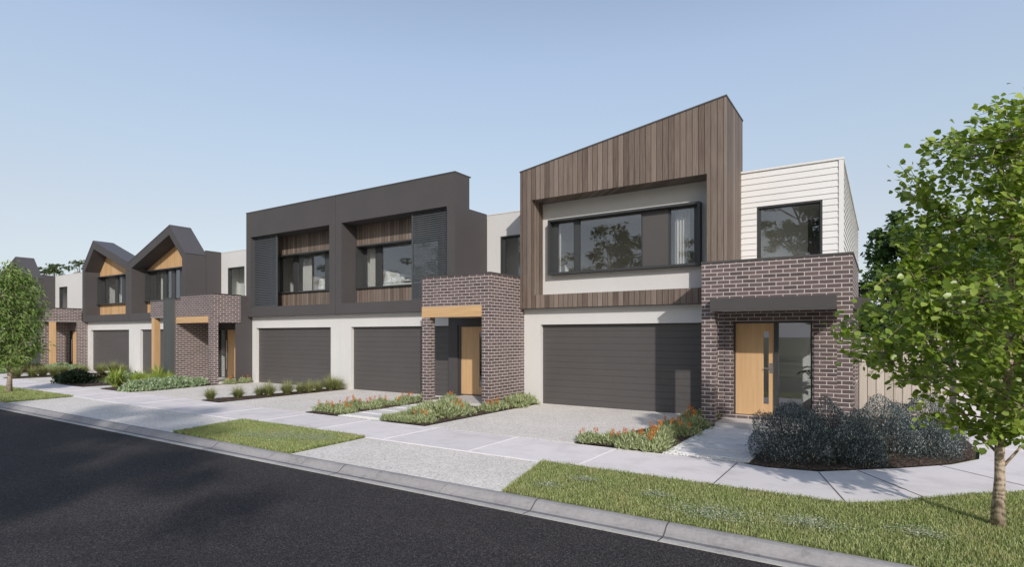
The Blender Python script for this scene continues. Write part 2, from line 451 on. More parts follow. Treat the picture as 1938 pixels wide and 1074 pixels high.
flat('driveway_timber_house', [(.47,-4.695),(3.9,-4.695),(4.30,-3.3),(4.62,-1.6),(4.96,.0),(4.96,.14),(.50,.14)], .0, M['aggregate'], .03, 'exposed aggregate driveway of the timber-clad house')
flat('driveway_brick_wing_house', [(-7.27,-4.695),(-3.52,-4.695),(-3.05,-2.4),(-2.83,.0),(-2.83,.14),(-7.36,.14)], .0, M['aggregate'], .03, 'exposed aggregate driveway of the brick wing house')
flat('driveway_dark_box_house', [(-12.75,-4.695),(-8.28,-4.695),(-7.95,.14),(-12.95,.14),(-13.0,-1.)], .0, M['aggregate'], .03, 'exposed aggregate driveway of the louvred house')
flat('driveway_gable_house', [(-23.55,-4.695),(-18.3,-4.695),(-18.05,.14),(-23.2,.14)], .0, M['aggregate'], .03, 'driveway of the right gabled house')
flat('driveway_far_gable_house', [(-28.3,-4.695),(-24.9,-4.695),(-25.3,-2.),(-24.2,.14),(-28.55,.14)], .0, M['aggregate'], .03, 'driveway of the left gabled house')
flat('driveway_end_house', [(-46,-4.695),(-38,-4.695),(-38,.14),(-46,.14)], .0, M['aggregate'], .03, 'driveway of the far house')
flat('crossover_near', [(.53,-8.02),(4.63,-8.02),(4.20,-6.305),(.44,-6.305)], .0, M['aggregate'], .03, 'near driveway crossover')
flat('crossover_middle', [(-12.3,-8.02),(-3.12,-8.02),(-3.52,-6.305),(-12.58,-6.305)], .0, M['aggregate'], .03, 'middle driveway crossover')
flat('crossover_far', [(-32,-8.02),(-21.5,-8.02),(-21.9,-6.305),(-31.6,-6.305)], .0, M['aggregate'], .03, 'far driveway crossover')

# garden beds (mulch with a bumpy top)
def bed(name, poly, label, z=.012, step=.16):
    xs = [p[0] for p in poly]; ys = [p[1] for p in poly]
    bm = bmesh.new()
    bm.faces.new([bm.verts.new((x, y, z)) for x, y in poly])
    bmesh.ops.triangulate(bm, faces=bm.faces)
    for _ in range(3):
        bmesh.ops.subdivide_edges(bm, edges=[e for e in bm.edges if e.calc_length() > step], cuts=1, use_grid_fill=True)
        bmesh.ops.triangulate(bm, faces=bm.faces)
    for v in bm.verts:
        if not v.is_boundary: v.co.z += random.uniform(.0, .03)
    bmesh.ops.recalc_face_normals(bm, faces=bm.faces)
    me = bpy.data.meshes.new(name); bm.to_mesh(me); bm.free(); me.materials.append(M['mulch'])
    for f in me.polygons:
        if f.normal.z < 0: f.flip()
    o = bpy.data.objects.new(name, me); COL.objects.link(o)
    return struct(o, label)
bed('garden_bed', [(3.9,-4.66),(5.6,-4.72),(5.52,-3.2),(5.5,-1.57),(5.32,-1.5),(5.32,-.02),(4.97,-.02),(4.63,-1.6),(4.32,-3.3)], 'mulched bed beside the near driveway')
bed('garden_bed', [(6.78,-4.77),(7.1,-4.84),(7.72,-4.74),(8.18,-4.34),(8.72,-3.86),(9.32,-3.2),(9.7,-2.5),(9.8,-1.7),(9.73,1.75),(8.1,1.75),(8.08,-1.57),(6.82,-1.62)], 'mulched corner bed under the blue-grey shrubs')
bed('garden_bed', [(-3.5,-4.68),(-2.24,-4.68),(-2.33,-1.70),(-2.36,-.05),(-2.81,-.05),(-3.03,-2.4)], 'mulched bed left of the stepping path')
bed('garden_bed', [(-.88,-4.68),(.45,-4.68),(.48,-.03),(.02,-.03),(.02,-1.70),(-.95,-1.72)], 'mulched bed right of the stepping path')
bed('garden_bed', [(-8.26,-4.68),(-7.29,-4.68),(-7.38,-.03),(-7.93,-.03)], 'mulched strip of spiky grasses')
bed('garden_bed', [(-15.0,-4.68),(-12.77,-4.68),(-13.02,-1.),(-12.97,-.03),(-13.02,-.03),(-13.02,-1.72),(-15.7,-1.75),(-15.6,-3.0)], 'mulched bed at the louvred house entry')
bed('garden_bed', [(-18.28,-4.68),(-16.3,-4.68),(-16.4,-1.86),(-16.44,-.03),(-18.07,-.03)], 'mulched bed at the right gabled house')
bed('garden_bed', [(-24.88,-4.68),(-23.58,-4.68),(-23.22,-.03),(-24.22,-.03),(-25.28,-2.)], 'mulched strip between the gabled houses')
bed('garden_bed', [(-37.,-4.2),(-28.4,-4.0),(-28.6,-.03),(-30.05,-.4),(-30.1,-1.9),(-37.,-1.7)], 'mulched bed at the far brick porch')
struct(MB().box(-16.25,-15.05,-4.69,-1.75,-.03,.002).build('entry_path', M['paver']), 'pale entry path')

# stepping stones in white pebble strips
def stepping(x0, x1, xs, ys, n, y0, y1, what):
    L = (y1-y0)/n
    for i in range(n):
        a = y0+i*L+(.17 if i == 0 else .10); b = y0+(i+1)*L-.02
        o = MB().box(x0+xs*i, x1+ys*i, a, b, -.02, .030).build('stepping_stone', M['paver'], bevel=.006)
        pos = ['nearest the footpath','second from the footpath','third from the footpath','fourth from the footpath','next to the porch step'][i if i < n-1 else 4]
        tag(o, f'pale concrete stepping stone {pos} {what}', 'stepping stone', 'stepping stones leading to the front doors')
stepping(5.72, 6.80, -.012, .0, 5, -4.74, -1.60, 'at the timber-clad house')
stepping(-2.16, -.98, -.02, -.01, 5, -4.70, -1.75, 'at the brick wing house')
struct(MB().box(5.54, 6.82, -4.72, -1.57, -.03, .006).build('pebble_base', M['pebble']), 'pebble strip base')
struct(MB().box(-2.26, -.94, -4.68, -1.70, -.03, .006).build('pebble_base', M['pebble']), 'pebble strip base')
def pebbles(rects, n, label):
    ico = bmesh.new(); bmesh.ops.create_icosphere(ico, subdivisions=1, radius=1.)
    tv = np.array([v.co[:] for v in ico.verts]); tf = np.array([[v.index for v in f.verts] for f in ico.faces]); ico.free()
    V = []; F = []
    area = [(r[1]-r[0])*(r[3]-r[2]) for r in rects]; tot = sum(area); k = 0
    for r, a in zip(rects, area):
        for _ in range(int(n*a/tot)):
            s = RNG.uniform(.010, .022, 3); s[2] *= .6
            V.append(tv*s + np.array([RNG.uniform(r[0], r[1]), RNG.uniform(r[2], r[3]), .008+s[2]*.5])); F.append(tf+k*len(tv)); k += 1
    stuff(npmesh('white_pebbles', np.concatenate(V), np.concatenate(F), M['pebble']), label)
pebbles([(5.54,6.84,-4.74,-4.57),(5.54,5.72,-4.7,-1.6),(6.72,6.84,-4.7,-1.6)] + [(5.7,6.8,-4.74+i*.628-.03,-4.74+i*.628+.07) for i in range(1,5)], 3000, 'small white pebbles round the stepping stones')
pebbles([(-2.26,-.94,-4.70,-4.53),(-2.28,-2.14,-4.7,-1.7),(-1.02,-.92,-4.7,-1.7)] + [(-2.2,-1.,-4.70+i*.59-.03,-4.70+i*.59+.07) for i in range(1,5)], 2400, 'small white pebbles round the far stepping stones')

# ------------------------------------------------------------------ house building blocks
def garage_door(parent, x0, x1, z1=2.19, y=.13, pitch=.168):
    m = MB(); m.box(x0-.02, x1+.02, y+.008, y+.05, 0, z1+.03)
    n = int(round(z1/pitch)); p = z1/n
    for i in range(n):
        z = i*p
        m.prism([(y+.0079, z+.0025), (y+.002, z+.006), (y, z+.03), (y, z+p-.010), (y+.002, z+p-.005), (y+.0079, z+p-.0025)], x0-.02, x1+.02, 'x')
    return m.build('garage_door', M['garage'], parent)

def wall_with_hole(m, x0, x1, z0, z1, y0, y1, hx0, hx1, hz0, hz1):
    """front-facing wall slab with one rectangular hole, pieces butt end to end"""
    if hx0 > x0: m.box(x0, hx0, y0, y1, z0, z1)
    if hx1 < x1: m.box(hx1, x1, y0, y1, z0, z1)
    if hz0 > z0: m.box(hx0, hx1, y0, y1, z0, hz0)
    if hz1 < z1: m.box(hx0, hx1, y0, y1, hz1, z1)
    return m

def room(parent, x0, x1, y0, y1, z0, z1, name='room_lining'):
    m = MB(); t = .06
    m.box(x0, x1, y1, y1+t, z0, z1); m.box(x0-t, x0, y0, y1+t, z0, z1); m.box(x1, x1+t, y0, y1+t, z0, z1)
    m.box(x0-t, x1+t, y0, y1+t, z1, z1+t)
    r = m.build(name, M['inner'], parent)
    MB().box(x0-t, x1+t, y0, y1+t, z0-t, z0).build('room_floor', M['floor'], parent)
    return r

def window(parent, x0, x1, z0, z1, y, panes, yf=None, t=.05, blanks=(), sill_out=.0, name='window'):
    """aluminium frame (front at yf, glass at y), panes are sub-parts; panes: list of (xa, xb)"""
    yf = y-.06 if yf is None else yf
    m = MB()
    m.box(x0, x1, yf, y+.06, z1-t, z1); m.box(x0, x1, yf-sill_out, y+.06, z0, z0+t)
    m.box(x0, x0+t, yf, y+.06, z0+t, z1-t); m.box(x1-t, x1, yf, y+.06, z0+t, z1-t)
    edges = sorted(panes); prev = x0+t
    for a, b in edges:
        if a > prev+.004: m.box(prev, a, y-.035, y+.045, z0+t, z1-t)
        prev = b
    if prev < x1-t-.004: m.box(prev, x1-t, y-.035, y+.045, z0+t, z1-t)
    for a, b in edges:                     # thin sash round every pane
        s = .022
        m.box(a, b, y-.02, y+.03, z0+t, z0+t+s); m.box(a, b, y-.02, y+.03, z1-t-s, z1-t)
        m.box(a, a+s, y-.02, y+.03, z0+t+s, z1-t-s); m.box(b-s, b, y-.02, y+.03, z0+t+s, z1-t-s)
    wnd = m.build(name, M['frame'], parent)
    for a, b in edges:
        MB().box(a+.018, b-.018, y, y+.008, z0+t+.018, z1-t-.018).build('pane', M['glass'], wnd)
    return wnd

def curtain(parent, x0, x1, y, z0, z1, folds=9):
    n = folds*8; V = []; F = []
    for i in range(n+1):
        f = i/n; x = x0+(x1-x0)*f; yy = y+.035*math.sin(f*folds*2*math.pi)+.01*math.sin(f*23)
        V += [(x, yy, z0), (x, yy, z1)]
        if i: F.append((2*i-2, 2*i, 2*i+1, 2*i-1))
    m = MB(); m.v = V; m.f = F
    return m.build('curtain', M['curtain'], parent, smooth=True, fix=False)

def front_door(parent, x0, x1, y, z0, z1, slot=True, handle_side=1, long_bar=False):
    d = MB()
    w_ = x1-x0
    sx0 = x1-.27*w_ if handle_side > 0 else x0+.12*w_
    sx1 = sx0+.135*w_
    if slot:
        wall_with_hole(d, x0, x1, z0, z1, y, y+.045, sx0, sx1, z0+.25, z1-.18)
    else: d.box(x0, x1, y, y+.045, z0, z1)
    door = d.build('front_door', M['door'], parent)
    if slot:
        MB().box(sx0, sx1, y+.015, y+.03, z0+.25, z1-.18).build('glass_slot', M['glass'], door)
    h = MB(); hx = x1-.055 if handle_side > 0 else x0+.055
    if long_bar:
        h.tube([(hx-.02, y-.06, z0+.35), (hx-.02, y-.06, z1-.45)], [.016, .016], 10)
        h.box(hx-.03, hx-.01, y-.06, y+.01, z0+.55, z0+.57); h.box(hx-.03, hx-.01, y-.06, y+.01, z1-.66, z1-.64)
    else:
        h.box(hx-.028, hx+.028, y-.012, y, z0+.92, z0+1.13)
        h.tube([(hx, y-.01, z0+1.02), (hx, y-.055, z0+1.02), (hx-.13*handle_side, y-.055, z0+1.02)], [.011, .011, .011], 8)
    h.build('door_handle', M['metal'], door)
    return door

def shutter(parent, x0, x1, y, z0, z1, pitch=.066):
    m = MB(); t = .05
    m.box(x0, x0+t, y, y+.05, z0, z1); m.box(x1-t, x1, y, y+.05, z0, z1)
    m.box(x0+t, x1-t, y, y+.05, z0, z0+t*.6); m.box(x0+t, x1-t, y, y+.05, z1-t*.6, z1)
    n = int((z1-z0-t*1.2)/pitch); p = (z1-z0-t*1.2)/n
    for i in range(n):
        z = z0+t*.6+i*p
        m.prism([(y+.004, z+.006), (y+.030, z+p*.80), (y+.044, z+p*.80), (y+.018, z+.006)], x0+t, x1-t, 'x')
    return m.build('louvre_shutter', M['louvre'], parent)

def roof_and_rear(parent, x0, x1, top=5.83, y0=1.45, y1=12., mat='white', hole=None):
    """upper front wall set back at y0, roof, party walls and rear wall"""
    m = MB()
    if hole: wall_with_hole(m, x0, x1, 2.7, top, y0, y0+.16, *hole)
    else: m.box(x0, x1, y0, y0+.16, 2.7, top)
    o = m.build('upper_wall', M[mat], parent)
    return o

def shell(parent, x0, x1, top=5.7, y0=1.62, y1=12.):
    m = MB()
    m.box(x0, x1, y1-.2, y1, 0, top); m.box(x0, x0+.12, y0, y1-.2, 0, top); m.box(x1-.12, x1, y0, y1-.2, 0, top)
    m.build('rear_wall', M['white'], parent)
    MB().box(x0, x1, y0, y1, top, top+.08).build('roof', M['roof'], parent)

def porch_light_free(): pass

def fin(parent, x0, x1, yf, yb=0., z1=3.43):
    m = MB(); n = int((x1-x0)/.105); p = (x1-x0)/n; poly = []
    for i in range(n):
        a = x0+i*p
        poly += [(a, yf), (a+p*.38, yf), (a+p*.46, yf+.065), (a+p*.92, yf+.065)]
    poly += [(x1, yf), (x1, yb), (x0, yb)]
    m.prism(poly, 0, z1, 'z')
    f = m.build('corrugated_fin', M['fin'], parent)
    MB().box(x0-.01, x1+.01, yf-.012, yb, z1, z1+.03).build('fin_cap', M['cap'], f)
    return f

# ------------------------------------------------------------------ house 1: timber-clad end house
H1 = empty('townhouse', (4., 0, 0), 'end townhouse with slanted weathered timber cladding, white weatherboards and brick entry', 'house', 'terrace houses along the street')
m = MB(); wall_with_hole(m, .0, 5.33, 0, 2.66, .0, .2, .534, 4.93, 0, 2.21); m.build('garage_wall', M['white'], H1)
garage_door(H1, .534, 4.93)
MB().box(.5, 4.96, .2, 3.2, -.02, .0).build('garage_floor', M['slab'], H1)
# timber frame with sloped top
sl = lambda x: 6.47+(7.356-6.47)*x/5.533
m = MB(); yF = -.225
m.prism([(0,2.66),(.38,2.66),(.38,sl(.38)),(0,6.47)], yF, .40)
m.prism([(5.104,2.66),(5.533,2.66),(5.533,7.356),(5.104,sl(5.104))], yF, .40)
m.box(.38, 5.104, yF, .40, 2.66, 3.022)
m.prism([(.38,5.655),(5.104,5.655),(5.104,sl(5.104)),(.38,sl(.38))], yF, .40)
m.prism([(0,2.66),(.12,2.66),(.12,sl(.12)),(0,6.47)], .40, 1.602)
m.prism([(5.36,2.66),(5.533,2.66),(5.533,7.356),(5.36,sl(5.36))], .40, 1.602)
m.prism([(.12,5.8),(5.36,5.8),(5.36,sl(5.36)),(.12,sl(.12))], 1.45, 1.602)
clad = m.build('timber_cladding', M['timber'], H1)
m = MB()
m.prism([(-.012,6.47),(5.548,7.358),(5.548,7.392),(-.012,6.504)], yF-.014, 1.615)
m.build('parapet_capping', M['cap'], clad)
m = MB(); m.box(0.02, 5.5, yF+.012, .395, 2.645, 2.6605); m.build('soffit', M['cap'], H1)
m = MB(); wall_with_hole(m, .38, 5.104, 3.022, 5.655, .402, .52, .70, 4.80, 3.65, 5.10); m.build('upper_wall', M['white'], H1)
W1 = window(H1, .655, 4.835, 3.605, 5.14, .40, [(.86,1.39),(1.54,3.33),(4.05,4.67)], yf=.18, t=.055)
MB().box(3.345, 4.02, .352, .364, 3.67, 5.08).build('blank_panel', M['garage'], W1)
curtain(W1, 4.12, 4.50, .58, 3.45, 5.12, 5); curtain(W1, .72, .86, .6, 3.45, 5.12, 2)
room(H1, .45, 5.1, .53, 3.6, 3.0, 5.45)
# weatherboard part
def boards_x(m, x0, x1, y, z0, z1, p=.1505):
    n = int(math.ceil((z1-z0)/p))
    for i in range(n):
        za = z1-(i+1)*p; zb = z1-i*p
        if za < z0: za = z0
        m.prism([(y-.024, za), (y-.004, zb), (y+.05, zb), (y+.05, za)], x0, x1, 'x')
def boards_y(m, y0, y1, x, z0, z1, p=.1505):
    n = int(math.ceil((z1-z0)/p))
    for i in range(n):
        za = max(z0, z1-(i+1)*p); zb = z1-i*p
        m.prism([(x+.024, za), (x+.004, zb), (x-.05, zb), (x-.05, za)], y0, y1, 'y')
m = MB(); yR = 1.44; zt = 5.975
boards_x(m, 5.534, 5.90, yR, 3.25, 5.10); boards_x(m, 7.335, 7.667, yR, 3.25, 5.10)
boards_x(m, 5.534, 7.667, yR, 5.10, zt); boards_y(m, 1.52, 12., 7.73, 2.9, zt)
wb = m.build('weatherboards', M['board'], H1)
MB().box(7.667, 7.765, yR-.035, 1.52, 3.2, zt).build('corner_trim', M['board'], wb)
m = MB(); m.box(5.534, 7.775, yR-.045, 1.60, zt, zt+.045); m.box(7.60, 7.775, 1.60, 12.05, zt, zt+.045)
m.build('parapet_capping', M['board'], wb)
W = window(H1, 5.90, 7.335, 3.42, 5.10, 1.52, [(5.955,7.28)], yf=yR-.01, t=.045)
room(H1, 5.6, 7.58, 1.6, 3.2, 3.0, 5.45)
MB().box(6.90, 7.5, 2.75, 3.19, 3.0, 4.9).build('wardrobe', M['garage'], H1)
# brick entry
yP = -1.553
m = MB()
m.box(5.33, 5.592, yP, -1.29, 0, 2.425); m.box(7.80, 8.05, yP, -1.38, 0, 2.425)
m.box(5.33, 8.05, yP, -1.35, 2.425, 3.40); m.box(7.85, 8.05, -1.35, 1.62, 2.425, 3.40); m.box(7.80, 8.05, -.62, .02, 0, 2.425); m.box(7.80, 8.05, 1.10, 1.62, 0, 2.425); m.box(7.80, 8.05, .02, 1.10, 0, .9); m.box(7.80, 8.05, .02, 1.10, 2.2, 2.425)  # right side wall has an opening for the added side window
m.box(5.33, 5.59, -1.35, -.01, 2.425, 3.40); m.box(5.33, 5.58, -.62, -.01, 0, 2.425)
wall_with_hole(m, 5.592, 7.80, .0, 2.425, -.621, -.40, 5.765, 7.305, .165, 2.215)
entry = m.build('brick_wall', M['brick'], H1)
m = MB(); m.box(5.32, 8.065, yP-.012, -1.30, 3.40, 3.445); m.box(7.80, 8.065, -1.30, 1.63, 3.40, 3.445); m.box(5.32, 5.52, -1.30, -.24, 3.40, 3.445)
m.build('wall_capping', M['cap'], entry)
MB().box(5.5, 7.85, -1.35, 1.44, 3.12, 3.2).build('balcony_floor', M['slab'], H1)
MB().box(5.592, 7.80, yP+.03, -.622, 2.426, 2.45).build('soffit', M['soffit'], H1)
m = MB(); m.box(5.555, 7.80, -1.79, yP-.002, 2.42, 2.655); aw = m.build('canopy', M['cap'], H1)
MB().box(5.575, 7.78, -1.77, yP-.02, 2.405, 2.4195).build('canopy_soffit', M['soffit'], aw)
m = MB(); m.box(8.051, 8.30, -.80, .6, 2.42, 2.655); m.build('side_canopy', M['cap'], H1)
# door and sidelight
m = MB(); yd = -.52
m.box(5.765, 5.80, yd-.03, yd+.08, .165, 2.215); m.box(6.575, 6.66, yd-.03, yd+.08, .165, 2.215)
m.box(7.27, 7.305, yd-.03, yd+.08, .165, 2.215); m.box(5.80, 6.575, yd-.03, yd+.08, 2.17, 2.215); m.box(6.66, 7.27, yd-.03, yd+.08, 2.17, 2.215)
m.box(6.66, 7.27, yd-.03, yd+.08, .165, .21); fr = m.build('door_frame', M['frame'], H1)
front_door(H1, 5.80, 6.575, yd, .185, 2.17)
MB().box(6.66, 7.27, yd+.02, yd+.028, .21, 2.17).build('sidelight', M['glass'], fr)
m = MB(); m.box(5.56, 7.79, 1.2, 1.26, .1, 2.5); m.box(5.56, 5.62, -.39, 1.2, .1, 2.5); m.box(5.56, 7.79, -.39, 1.26, 2.5, 2.56)
m.box(7.70, 7.79, -.39, .02, .1, 2.5); m.box(7.70, 7.79, 1.10, 1.2, .1, 2.5); m.box(7.70, 7.79, .02, 1.10, .1, .9); m.box(7.70, 7.79, .02, 1.10, 2.2, 2.5)  # lining left open where the added side window admits sun
m.build('hallway_lining', M['inner'], H1); MB().box(5.56, 7.79, -.39, 1.26, .04, .1).build('room_floor', M['floor'], H1)
m = MB(); m.box(7.9, 7.95, .02, .06, .9, 2.2); m.box(7.9, 7.95, 1.06, 1.10, .9, 2.2); m.box(7.9, 7.95, .06, 1.06, .9, .94); m.box(7.9, 7.95, .06, 1.06, 2.16, 2.2)
added_side_window = m.build('window', M['frame'], H1); MB().box(7.92, 7.928, .06, 1.06, .94, 2.16).build('pane', M['glass'], added_side_window)  # unseen side window, added so sunlight brightens the hallway behind the sidelight
MB().box(5.592, 7.80, yP+.01, -.40, -.02, .10).build('porch_slab', M['slab'], H1, bevel=.006)
shell(H1, 0., 7.70, 5.85, 1.62)

# ------------------------------------------------------------------ houses 2 and 3: charcoal box with louvres
def box_front(H, x0, x1, ox0, ox1):
    """charcoal frame with an opening ox0..ox1"""
    m = MB(); zb, zt_ = 2.669, 6.86; oz0, oz1 = 3.04, 5.868
    wall_with_hole(m, x0, x1, zb, zt_, yF, .49, ox0, ox1, oz0, oz1)
    m.box(x0, x0+.15, .49, 1.44, zb, 5.87); m.box(x1-.15, x1, .49, 1.44, zb, 5.87)
    m.box(x0+.15, x1-.15, .49, .548, 5.868, zt_)
    f = m.build('charcoal_frame', M['charcoal'], H)
    MB().box(x0-.012, x1+.012, yF-.014, .562, zt_, zt_+.03).build('parapet_capping', M['cap'], f)
    m = MB(); m.box(x0+.02, x1-.02, yF+.01, -.004, 2.655, 2.6695); m.build('soffit', M['cap'], H)
    return f
XP = -7.73
H2 = empty('townhouse', (-3.8, 0, 0), 'charcoal townhouse with louvre screen right of its window and brick wing porch', 'house', 'terrace houses along the street')
box_front(H2, XP+.010, -2.324, -7.413, -2.644)
m = MB(); wall_with_hole(m, XP+.004, -2.76, 0, 2.655, 0, .2, -7.179, -2.764, 0, 2.21); m.build('garage_wall', M['white'], H2)
garage_door(H2, -7.179, -2.764)
m = MB(); wall_with_hole(m, -7.413, -2.644, 3.04, 5.868, .492, .62, -7.395, -3.5, 3.59, 5.14); m.build('timber_cladding', M['timber'], H2)
W2 = window(H2, -7.395, -3.5, 3.59, 5.14, .78, [(-7.26,-6.74),(-6.47,-3.7)], yf=.41, t=.045)
curtain(W2, -7.25, -6.72, .95, 3.5, 5.1, 7)
shutter(H2, -4.214, -2.650, -.095, 3.045, 5.862)
room(H2, -7.45, -2.6, .86, 3.1, 3.0, 5.4)
roof_and_rear(H2, -2.324, 0., 5.83, 1.445, hole=(-1.8, -.45, 3.42, 5.10))
window(H2, -1.8, -.45, 3.42, 5.10, 1.56, [(-1.69,-.5)], yf=1.452, t=.045)
room(H2, -2.2, -.1, 1.62, 2.3, 3.0, 5.4)
MB().box(-2.34, .01, 1.43, 1.6, 5.83, 5.86).build('parapet_capping', M['board'], H2)
# brick porch wing
yW = -1.683
m = MB()
m.box(-2.343, -2.075, yW, -1.44, 0, 2.405)
m.box(-.267, .0, yW, -.001, 0, 2.70)
m.box(-2.343, .0, yW, -1.45, 2.70, 3.52); m.box(-.20, .0, -1.45, 1.44, 2.70, 3.52); m.box(-2.343, -2.18, -1.45, -.23, 2.70, 3.52)
br = m.build('brick_wall', M['brick'], H2)
m = MB(); m.box(-2.353, .012, yW-.012, -1.42, 3.52, 3.56); m.box(-.23, .012, -1.42, 1.44, 3.52, 3.56); m.box(-2.353, -2.15, -1.42, -.23, 3.52, 3.56)
m.build('wall_capping', M['cap'], br)
MB().box(-2.343, -.268, yW-.006, -1.46, 2.408, 2.699).build('timber_beam', M['beam'], H2)
MB().box(-2.33, -.267, -1.459, -.005, 2.44, 2.50).build('soffit', M['soffit'], H2)
MB().box(-2.18, -.2, -1.45, 1.44, 3.2, 3.28).build('balcony_floor', M['slab'], H2)
m = MB(); wall_with_hole(m, -2.758, -.268, 0, 2.45, -.012, .2, -2.40, -1.30, .1, 2.22); m.build('entry_wall', M['charcoal'], H2)
m = MB(); m.box(-2.40,-2.30,.02,.12,.1,2.22); m.box(-1.36,-1.30,.02,.12,.1,2.22); m.box(-2.30,-1.36,.02,.12,2.17,2.22); m.build('door_frame', M['frame'], H2)
front_door(H2, -2.30, -1.36, .05, .12, 2.17)
MB().box(-2.10, -.27, -1.60, .05, -.02, .10).build('porch_slab', M['slab'], H2, bevel=.006)
shell(H2, XP+.004, -.01, 5.7, 1.62)

H3 = empty('townhouse', (-11., 0, 0), 'charcoal townhouse with louvre screen left of its window and brick corner porch', 'house', 'terrace houses along the street')
box_front(H3, -13.13, XP-.010, -12.834, -8.056)
m = MB(); wall_with_hole(m, -13.085, XP-.004, 0, 2.655, 0, .2, -12.812, -8.248, 0, 2.21); m.build('garage_wall', M['white'], H3)
garage_door(H3, -12.812, -8.248)
m = MB(); wall_with_hole(m, -12.834, -8.056, 3.04, 5.868, .492, .62, -12.3, -8.09, 3.60, 5.14); m.build('timber_cladding', M['timber'], H3)
W3 = window(H3, -12.3, -8.09, 3.60, 5.14, .78, [(-12.2,-11.43),(-11.17,-9.49)], yf=.41, t=.045)
curtain(W3, -11.14, -10.55, .98, 3.5, 4.98, 7)
shutter(H3, -12.828, -11.30, -.095, 3.045, 5.862)
room(H3, -12.9, -8.0, .86, 3.1, 3.0, 5.4)
roof_and_rear(H3, -15.8, -13.13, 5.83, 1.445)
m = MB()
m.box(-13.30, -13.034, yW, -1.44, 0, 2.66)
m.box(-15.37, -13.034, yW, -1.45, 2.66, 3.50); m.box(-15.80, -15.37, yW, -1.45, 2.66, 3.37)
m.box(-13.23, -13.034, -1.45, -.512, 2.415, 3.50); m.box(-13.30, -13.23, -1.45, -.512, 2.415, 2.5)
m.box(-15.80, -15.70, -1.45, -.01, 0, 3.37); m.box(-15.80, -15.702, yW, -1.45, 0, 2.66)
br = m.build('brick_wall', M['brick'], H3)
m = MB(); m.box(-15.38, -13.022, yW-.012, -1.42, 3.50, 3.54); m.box(-13.26, -13.022, -1.42, -.50, 3.50, 3.54); m.box(-15.8, -15.38, yW-.012, -1.42, 3.37, 3.41)
m.build('wall_capping', M['cap'], br)
MB().box(-15.70, -13.302, yW-.006, -1.46, 2.41, 2.659).build('timber_beam', M['beam'], H3)
MB().box(-15.69, -13.31, -1.459, -.005, 2.44, 2.50).build('soffit', M['soffit'], H3)
MB().box(-15.7, -13.24, -1.45, 1.44, 3.2, 3.28).build('balcony_floor', M['slab'], H3)
m = MB(); m.box(-13.12, -13.06, -.70, -.001, 0, 2.42); m.box(-13.12, -13.06, -.70, 1.44, 2.42, 3.52); m.build('entry_wall', M['charcoal'], H3)
m = MB(); wall_with_hole(m, -15.70, -13.12, 0, 2.45, 0., .2, -15.66, -13.75, .1, 2.2); m.build('entry_back_wall', M['charcoal'], H3)
m = MB(); m.box(-15.66,-15.60,.02,.12,.1,2.2); m.box(-15.10,-14.93,.02,.12,.1,2.2); m.box(-13.82,-13.75,.02,.12,.1,2.2); m.box(-15.6,-15.10,.02,.12,2.15,2.2); m.box(-14.93,-13.82,.02,.12,2.15,2.2)
fr = m.build('door_frame', M['frame'], H3)
MB().box(-15.6, -15.10, .05, .058, .1, 2.15).build('sidelight', M['glass'], fr)
front_door(H3, -14.93, -13.82, .05, .12, 2.15, slot=False, handle_side=-1, long_bar=True)
room(H3, -15.68, -13.2, .21, 4.0, .1, 2.4, 'hallway_lining')
MB().box(-15.70, -13.06, -1.66, .05, -.02, .10).build('porch_slab', M['slab'], H3, bevel=.006)
fin(H3, -16.436, -15.802, -1.829)
shell(H3, -15.8, XP-.004, 5.7, 1.62)

